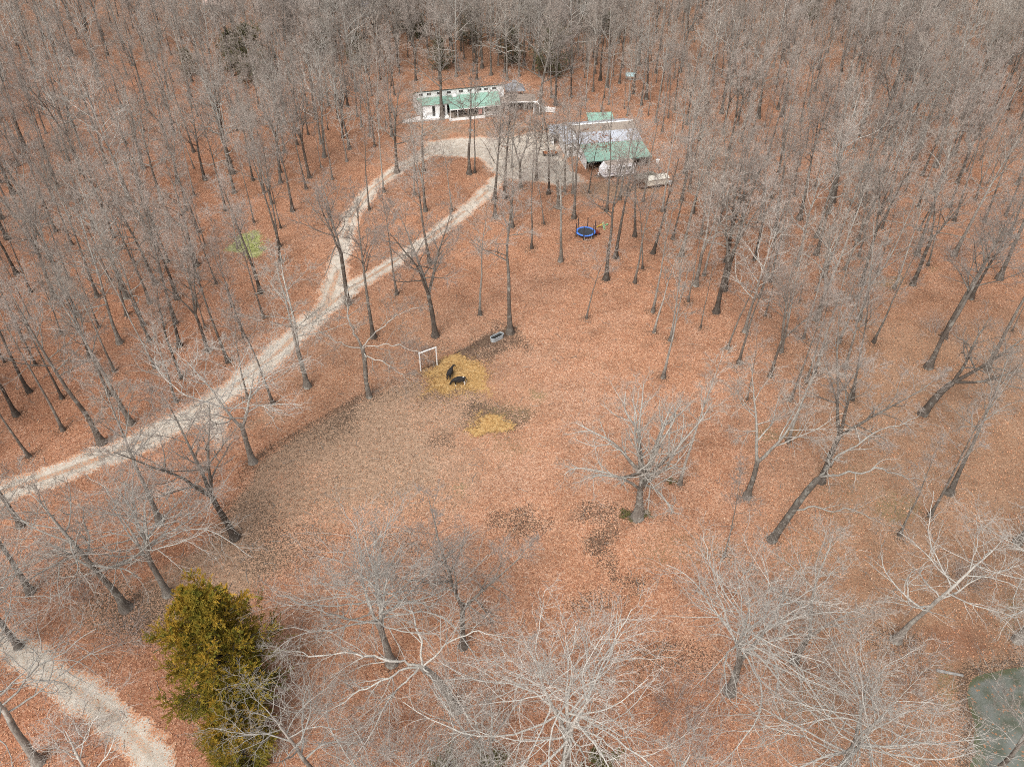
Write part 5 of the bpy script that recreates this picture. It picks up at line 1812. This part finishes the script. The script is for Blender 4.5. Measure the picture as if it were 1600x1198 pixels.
# low fan of white limbs swept towards the cedar
hero('fanlimb', 75, 'pale', M['bark_pale'], [(0, 0, -.3), (-.5, 0, 2.6), (-1.6, .1, 5.4), (-2.9, .1, 7.6)], .42, .30,
     [([(-2.8, .1, 7.4), (-5.5, -.4, 9.4), (-9.5, -.4, 10.0), (-15.0, .6, 8.6)], .125, .025),
      ([(-2.8, .1, 7.4), (-5.0, -1.6, 8.6), (-8.5, -3.4, 8.2), (-12.5, -5.5, 6.0)], .11, .025),
      ([(-2.8, .1, 7.4), (-4.2, -2.4, 7.8), (-6.4, -5.2, 6.8), (-8.6, -8.2, 4.0)], .095, .025),
      ([(-2.6, .1, 7.2), (-3.0, 1.8, 10.5), (-5.0, 3.4, 13.0), (-8.5, 4.5, 15.0)], .11, .025),
      ([(-2.6, .1, 7.2), (-1.2, -2.2, 8.2), (.2, -4.8, 7.2), (.6, -7.6, 4.6)], .08, .025),
      ([(-2.6, .1, 7.2), (-.5, .6, 10.0), (2.6, .8, 11.5), (6.2, .4, 10.6)], .09, .025)],
     dict(first=.22, n1=12, n2=7, n3=5, n4=4, n5=1, limb_low=4.6, limb_high=2.4, a_low=45, a_high=28, trop=.0, wig=.12, rl=.055))

HEROES = [
    (995, 808, 'oak', 'great spreading oak with a short stout trunk and a fan of grey limbs'),
    (1441, 647, 'kinked', 'thick dark kinked tree whose low fork sweeps over the tan slope'),
    (1205, 843, 'armed', 'thick leaning tree with two bare pale arms beside the spreading oak'),
    (577, 620, 'fencetree', 'pale tree with crooked level arms standing in the fence line below the drive'),
    (712, 1108, 'fanlimb', 'leaning tree whose low fan of white limbs sweeps towards the cedar'),
]

PLACED = []      # (x, y, name, label)
LANDMARKS = []   # (x, y, phrase)
rng = random.Random(42)
for bx, by, key, lab in HEROES:
    p = at(bx, by)
    e = plant(key, p.x, p.y, 1.0, 0)
    tag(e, lab, 'tree')
    PLACED.append((p.x, p.y))
for bx, by, w, key, h, tilt, lab in TRACED:
    p = at(bx, by)
    r = 1.12 * w * depth_at(bx, by) / (2 * FPX)
    s = (1.10 if by < 780 else 1.0) * h / NOM_H[key]
    sxy = min(max(r / NOM_R[key], s * 0.95), s * 1.4)
    e = plant(key, p.x, p.y, s, rng.uniform(0, 6.28), tilt, sxy=sxy)
    tag(e, lab, 'tree')
    if 'russet' in lab:
        L4 = SHAPES[key][2][1][0]
        rl_ = np.random.RandomState(bx)
        c = L4[rl_.permutation(len(L4))[:700], -1]
        c = c[c[:, 2] < np.quantile(c[:, 2], .55)]
        n = len(c)
        u = nrm(rl_.normal(0, 1, (n, 3))) * .10
        w_ = nrm(np.cross(u, rl_.normal(0, 1, (n, 3)))) * .07
        V = np.stack([c - u, c - w_, c + u, c + w_], 1).reshape(-1, 3)
        lm = np_mesh('russet_leaves', V, [np.arange(4 * n).reshape(-1, 4)], None, False)
        link_mesh('russet_leaves', lm, (M['oak_leaf'],), e)
    PLACED.append((p.x, p.y))
N_TRACED = len(PLACED)

# ------------------------------------------------------------------ the rest of the woods
OPEN_PX = [(-200, 1400), (-200, 800), (0, 745), (130, 705), (230, 660), (330, 610), (400, 540), (440, 440), (440, 350), (520, 290), (600, 225), (625, 150), (645, 128), (845, 128), (862, 165), (905, 182), (1010, 182), (1045, 250), (1050, 330), (1040, 400), (1075, 470), (1110, 560), (1160, 640), (1230, 640), (1330, 640), (1400, 600), (1440, 560), (1500, 600), (1620, 660), (1900, 800), (1900, 1400)]
SLOPE_PX = [(1340, 400), (1440, 360), (1900, 400), (1900, 800), (1600, 700), (1440, 600), (1330, 640), (1310, 500)]
CLEAR_PX = [(620, 145), (645, 128), (845, 128), (862, 165), (905, 182), (1012, 182), (1055, 255), (1060, 305), (900, 320), (700, 320), (600, 240)]


def fill():
    rs = np.random.RandomState(8)
    n = 120000
    Y = 40 + 330 * rs.rand(n)
    X = (rs.rand(n) * 2 - 1) * (30 + Y * 0.74)
    PX, PY = proj(X, Y)
    ok = (poly_sdf(PX, PY, OPEN_PX) > 0) & (poly_sdf(PX, PY, CLEAR_PX) > 0) & (drive_sdf(X, Y) > 1.5)
    ok &= ~((PX > 905) & (PX < 965) & (PY < 25))
    D = np.full(n, 4.9)
    D[PY < 230] = 4.4
    D[poly_sdf(PX, PY, SLOPE_PX) < 0] = 7.6
    D[(PX > 1000) & (PX < 1345) & (PY > 300) & (PY < 660)] = 4.5
    D[(PX < 420) & (PY > 60) & (PY < 260)] = 5.2
    D[(PX > 430) & (PX < 970) & (PY < 122)] = 3.6
    D[(PY < 60) & (PX < 300)] = 7.5
    D *= 0.72 + 0.6 * fnoise(X, Y, 0.04, 2)
    cell = {}
    for q in PLACED:
        cell.setdefault((int(q[0] // 8), int(q[1] // 8)), []).append(q)
    out = []
    for k in np.nonzero(ok)[0]:
        x, y, d2 = float(X[k]), float(Y[k]), float(D[k]) ** 2
        ci, cj = int(x // 8), int(y // 8)
        if any((qx - x) ** 2 + (qy - y) ** 2 < d2 for a in (-1, 0, 1) for b in (-1, 0, 1) for (qx, qy) in cell.get((ci + a, cj + b), ())):
            continue
        cell.setdefault((ci, cj), []).append((x, y))
        out.append((x, y, float(PX[k]), float(PY[k])))
    return out


CAND = fill()
KEYS = ['tall_a', 'tall_b', 'tall_c', 'tall_d', 'tall_a', 'tall_c', 'slim_a', 'slim_b', 'slim_c', 'slim_a', 'fork_a', 'fork_b', 'fork_c', 'open_a', 'open_b', 'pale_b']
inframe = [c for c in CAND if -5 < c[2] < 1605 and 10 < c[3] < 1210]
inframe.sort(key=lambda c: c[1])
N_IND = max(0, 292 - N_TRACED)
INDIV = inframe[:N_IND]
ind_set = set(c[:2] for c in INDIV)
REST = [c for c in CAND if c[:2] not in ind_set]

MARKS = [(915, 370, 'the blue trampoline'), (775, 530, 'the stock tank'), (388, 381, 'the green grass patch'), (640, 190, 'the white house ramp'), (800, 140, 'the grey gazebo'), (940, 180, 'the small green roofed shed'),
         (1030, 290, 'the cream canvas trailer'), (1441, 646, 'the thick kinked tree'), (1275, 500, 'the spindly clump'), (1385, 445, 'the mossy strip'), (160, 692, 'the thick drive edge tree'), (0, 770, 'the foot of the drive'),
         (575, 297, 'the bend of the west drive arm'), (440, 545, 'the middle of the drive'), (330, 640, 'the drive spur'), (866, 170, 'the low white fence panel'), (1005, 240, 'the metal shop'),
         (1205, 440, 'the woods edge straight tree'), (1119, 488, 'the forked woods edge tree'), (1561, 436, 'the thick slope end tree'), (457, 330, 'the west arm tree'), (407, 458, 'the downhill drive tree'),
         (400, 110, 'the wide dark cedar'), (637, 32, 'the pointed cedar'), (930, 30, 'the big dark cedar'), (985, 122, 'the aqua tarp')]
MARKS = [(at(a, b).x, at(a, b).y, t) for a, b, t in MARKS]
ORD = ['first', 'second', 'third', 'fourth', 'fifth', 'sixth']
rank = {}
lab_rows = []
for (x, y, px, py) in INDIV:
    best = min(MARKS, key=lambda m: (m[0] - x) ** 2 + (m[1] - y) ** 2)
    dx, dy = x - best[0], y - best[1]
    if abs(dy) > abs(dx):
        side = 'uphill' if dy > 0 else 'downhill'
    else:
        side = 'on the pond side' if dx > 0 else 'on the drive side'
    lab_rows.append([x, y, px, py, best[2], side, math.hypot(dx, dy)])
order = sorted(range(len(lab_rows)), key=lambda i: lab_rows[i][6])
labels = [None] * len(lab_rows)
GROUPS = {}
rk = random.Random(77)
for i in order:
    x, y, px, py, mark, side, d = lab_rows[i]
    n = rank.get((mark, side), 0)
    rank[(mark, side)] = n + 1
    key = rk.choice(KEYS)
    form = FORM[key.split('_')[0]]
    if n < len(ORD):
        lab = f'{form} tree, {ORD[n]} out from {mark} {side}'
        grp = 'bare trees of the surrounding woods'
    else:
        where = 'uphill of the houses' if py < 200 else 'across the drive' if px < 800 else 'beyond the tan slope'
        lab = f'{form} bare tree deep in the close woods {where}'
        grp = f'{form} bare trees deep in the close woods {where}'
    labels[i] = (key, lab, grp)
for i, (x, y, px, py, mark, side, d) in enumerate(lab_rows):
    key, lab, grp = labels[i]
    s = rng.uniform(.78, 1.22)
    e = plant(key, x, y, s, rng.uniform(0, 6.28), (rng.gauss(0, .035), rng.gauss(0, .035)))
    tag(e, lab, 'tree', grp)


# duff and bark crumbs at the tree feet, with trunk contact shade painted in
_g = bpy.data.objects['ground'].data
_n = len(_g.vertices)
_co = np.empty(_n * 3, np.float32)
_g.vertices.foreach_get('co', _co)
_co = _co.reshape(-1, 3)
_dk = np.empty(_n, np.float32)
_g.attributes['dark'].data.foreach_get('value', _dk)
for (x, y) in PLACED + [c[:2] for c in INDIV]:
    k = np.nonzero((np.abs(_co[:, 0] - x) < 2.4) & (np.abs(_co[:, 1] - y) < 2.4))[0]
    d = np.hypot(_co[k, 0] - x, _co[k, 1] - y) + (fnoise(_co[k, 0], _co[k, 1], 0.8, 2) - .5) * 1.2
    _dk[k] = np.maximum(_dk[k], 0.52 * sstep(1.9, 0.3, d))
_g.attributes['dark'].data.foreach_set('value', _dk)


# far woods: one mass, grown from the same tree shapes
def far_woods(pts):
    rs = np.random.RandomState(3)
    srcs = []
    for k in ('tall_a', 'tall_b', 'tall_d', 'slim_a', 'slim_c', 'open_a', 'fork_b', 'pale_b'):
        tm, cm, _ = SHAPES[k]
        n1, n2 = len(tm.vertices), len(cm.vertices)
        V, G, F3, F4 = [], [], [], []
        off = 0
        for me in (tm, cm):
            n = len(me.vertices)
            v = np.empty(n * 3, np.float32)
            me.vertices.foreach_get('co', v)
            g = np.empty(n, np.float32)
            me.attributes['girth'].data.foreach_get('value', g)
            li = np.empty(len(me.loops), np.int32)
            me.loops.foreach_get('vertex_index', li)
            lt = np.empty(len(me.polygons), np.int32)
            me.polygons.foreach_get('loop_total', lt)
            ls = np.concatenate([[0], np.cumsum(lt)[:-1]])
            for tot, dst in ((3, F3), (4, F4)):
                s = ls[lt == tot]
                if len(s):
                    dst.append(np.stack([li[s + q] for q in range(tot)], 1) + off)
            V.append(v.reshape(-1, 3))
            G.append(g)
            off += n
        me = np_mesh('woods_tree', np.concatenate(V), [np.concatenate(F4)] + ([np.concatenate(F3)] if F3 else []), dict(girth=np.concatenate(G)))
        me.materials.append(tm.materials[0])
        srcs.append(bpy.data.objects.new('woods_tree', me))
    n = len(pts)
    me = bpy.data.meshes.new('woods')
    me.vertices.add(n)
    me.vertices.foreach_set('co', np.array([(p[0], p[1], 0) for p in pts], np.float32).ravel())
    me.update()
    for nm, val, tp in (('pick', rs.randint(0, len(srcs), n), 'INT'), ('size', rs.uniform(.62, 1.22, n).astype(np.float32), 'FLOAT'), ('turn', (rs.rand(n) * 6.28).astype(np.float32), 'FLOAT'), ('lean_a', rs.normal(0, .035, n).astype(np.float32), 'FLOAT'), ('lean_b', rs.normal(0, .035, n).astype(np.float32), 'FLOAT')):
        a = me.attributes.new(nm, tp, 'POINT')
        a.data.foreach_set('value', val)
    o = link_mesh('woods', me)
    ng = bpy.data.node_groups.new('woods_growth', 'GeometryNodeTree')
    ng.interface.new_socket('Geometry', in_out='INPUT', socket_type='NodeSocketGeometry')
    ng.interface.new_socket('Geometry', in_out='OUTPUT', socket_type='NodeSocketGeometry')
    gi, go = ng.nodes.new('NodeGroupInput'), ng.nodes.new('NodeGroupOutput')
    m2p = ng.nodes.new('GeometryNodeMeshToPoints')
    g2i = ng.nodes.new('GeometryNodeGeometryToInstance')
    iop = ng.nodes.new('GeometryNodeInstanceOnPoints')
    ng.links.new(gi.outputs[0], m2p.inputs[0])
    ng.links.new(m2p.outputs[0], iop.inputs['Points'])
    for s in reversed(srcs):
        oi = ng.nodes.new('GeometryNodeObjectInfo')
        oi.inputs['Object'].default_value = s
        oi.inputs['As Instance'].default_value = True
        ng.links.new(oi.outputs['Geometry'], g2i.inputs[0])
    ng.links.new(g2i.outputs[0], iop.inputs['Instance'])
    iop.inputs['Pick Instance'].default_value = True

    def na(name, tp):
        q = ng.nodes.new('GeometryNodeInputNamedAttribute')
        q.data_type = tp
        q.inputs[0].default_value = name
        return q.outputs[0]
    ng.links.new(na('pick', 'INT'), iop.inputs['Instance Index'])
    cx = ng.nodes.new('ShaderNodeCombineXYZ')
    ng.links.new(na('lean_a', 'FLOAT'), cx.inputs[0])
    ng.links.new(na('lean_b', 'FLOAT'), cx.inputs[1])
    ng.links.new(na('turn', 'FLOAT'), cx.inputs[2])
    ng.links.new(cx.outputs[0], iop.inputs['Rotation'])
    ng.links.new(na('size', 'FLOAT'), iop.inputs['Scale'])
    ng.links.new(iop.outputs[0], go.inputs[0])
    md = o.modifiers.new('growth', 'NODES')
    md.node_group = ng
    return tag(o, 'far hillside woods of close grey bare trees', 'woods', None, 'stuff')


far_woods(REST)
print('TREES', N_TRACED, len(INDIV), len(REST))
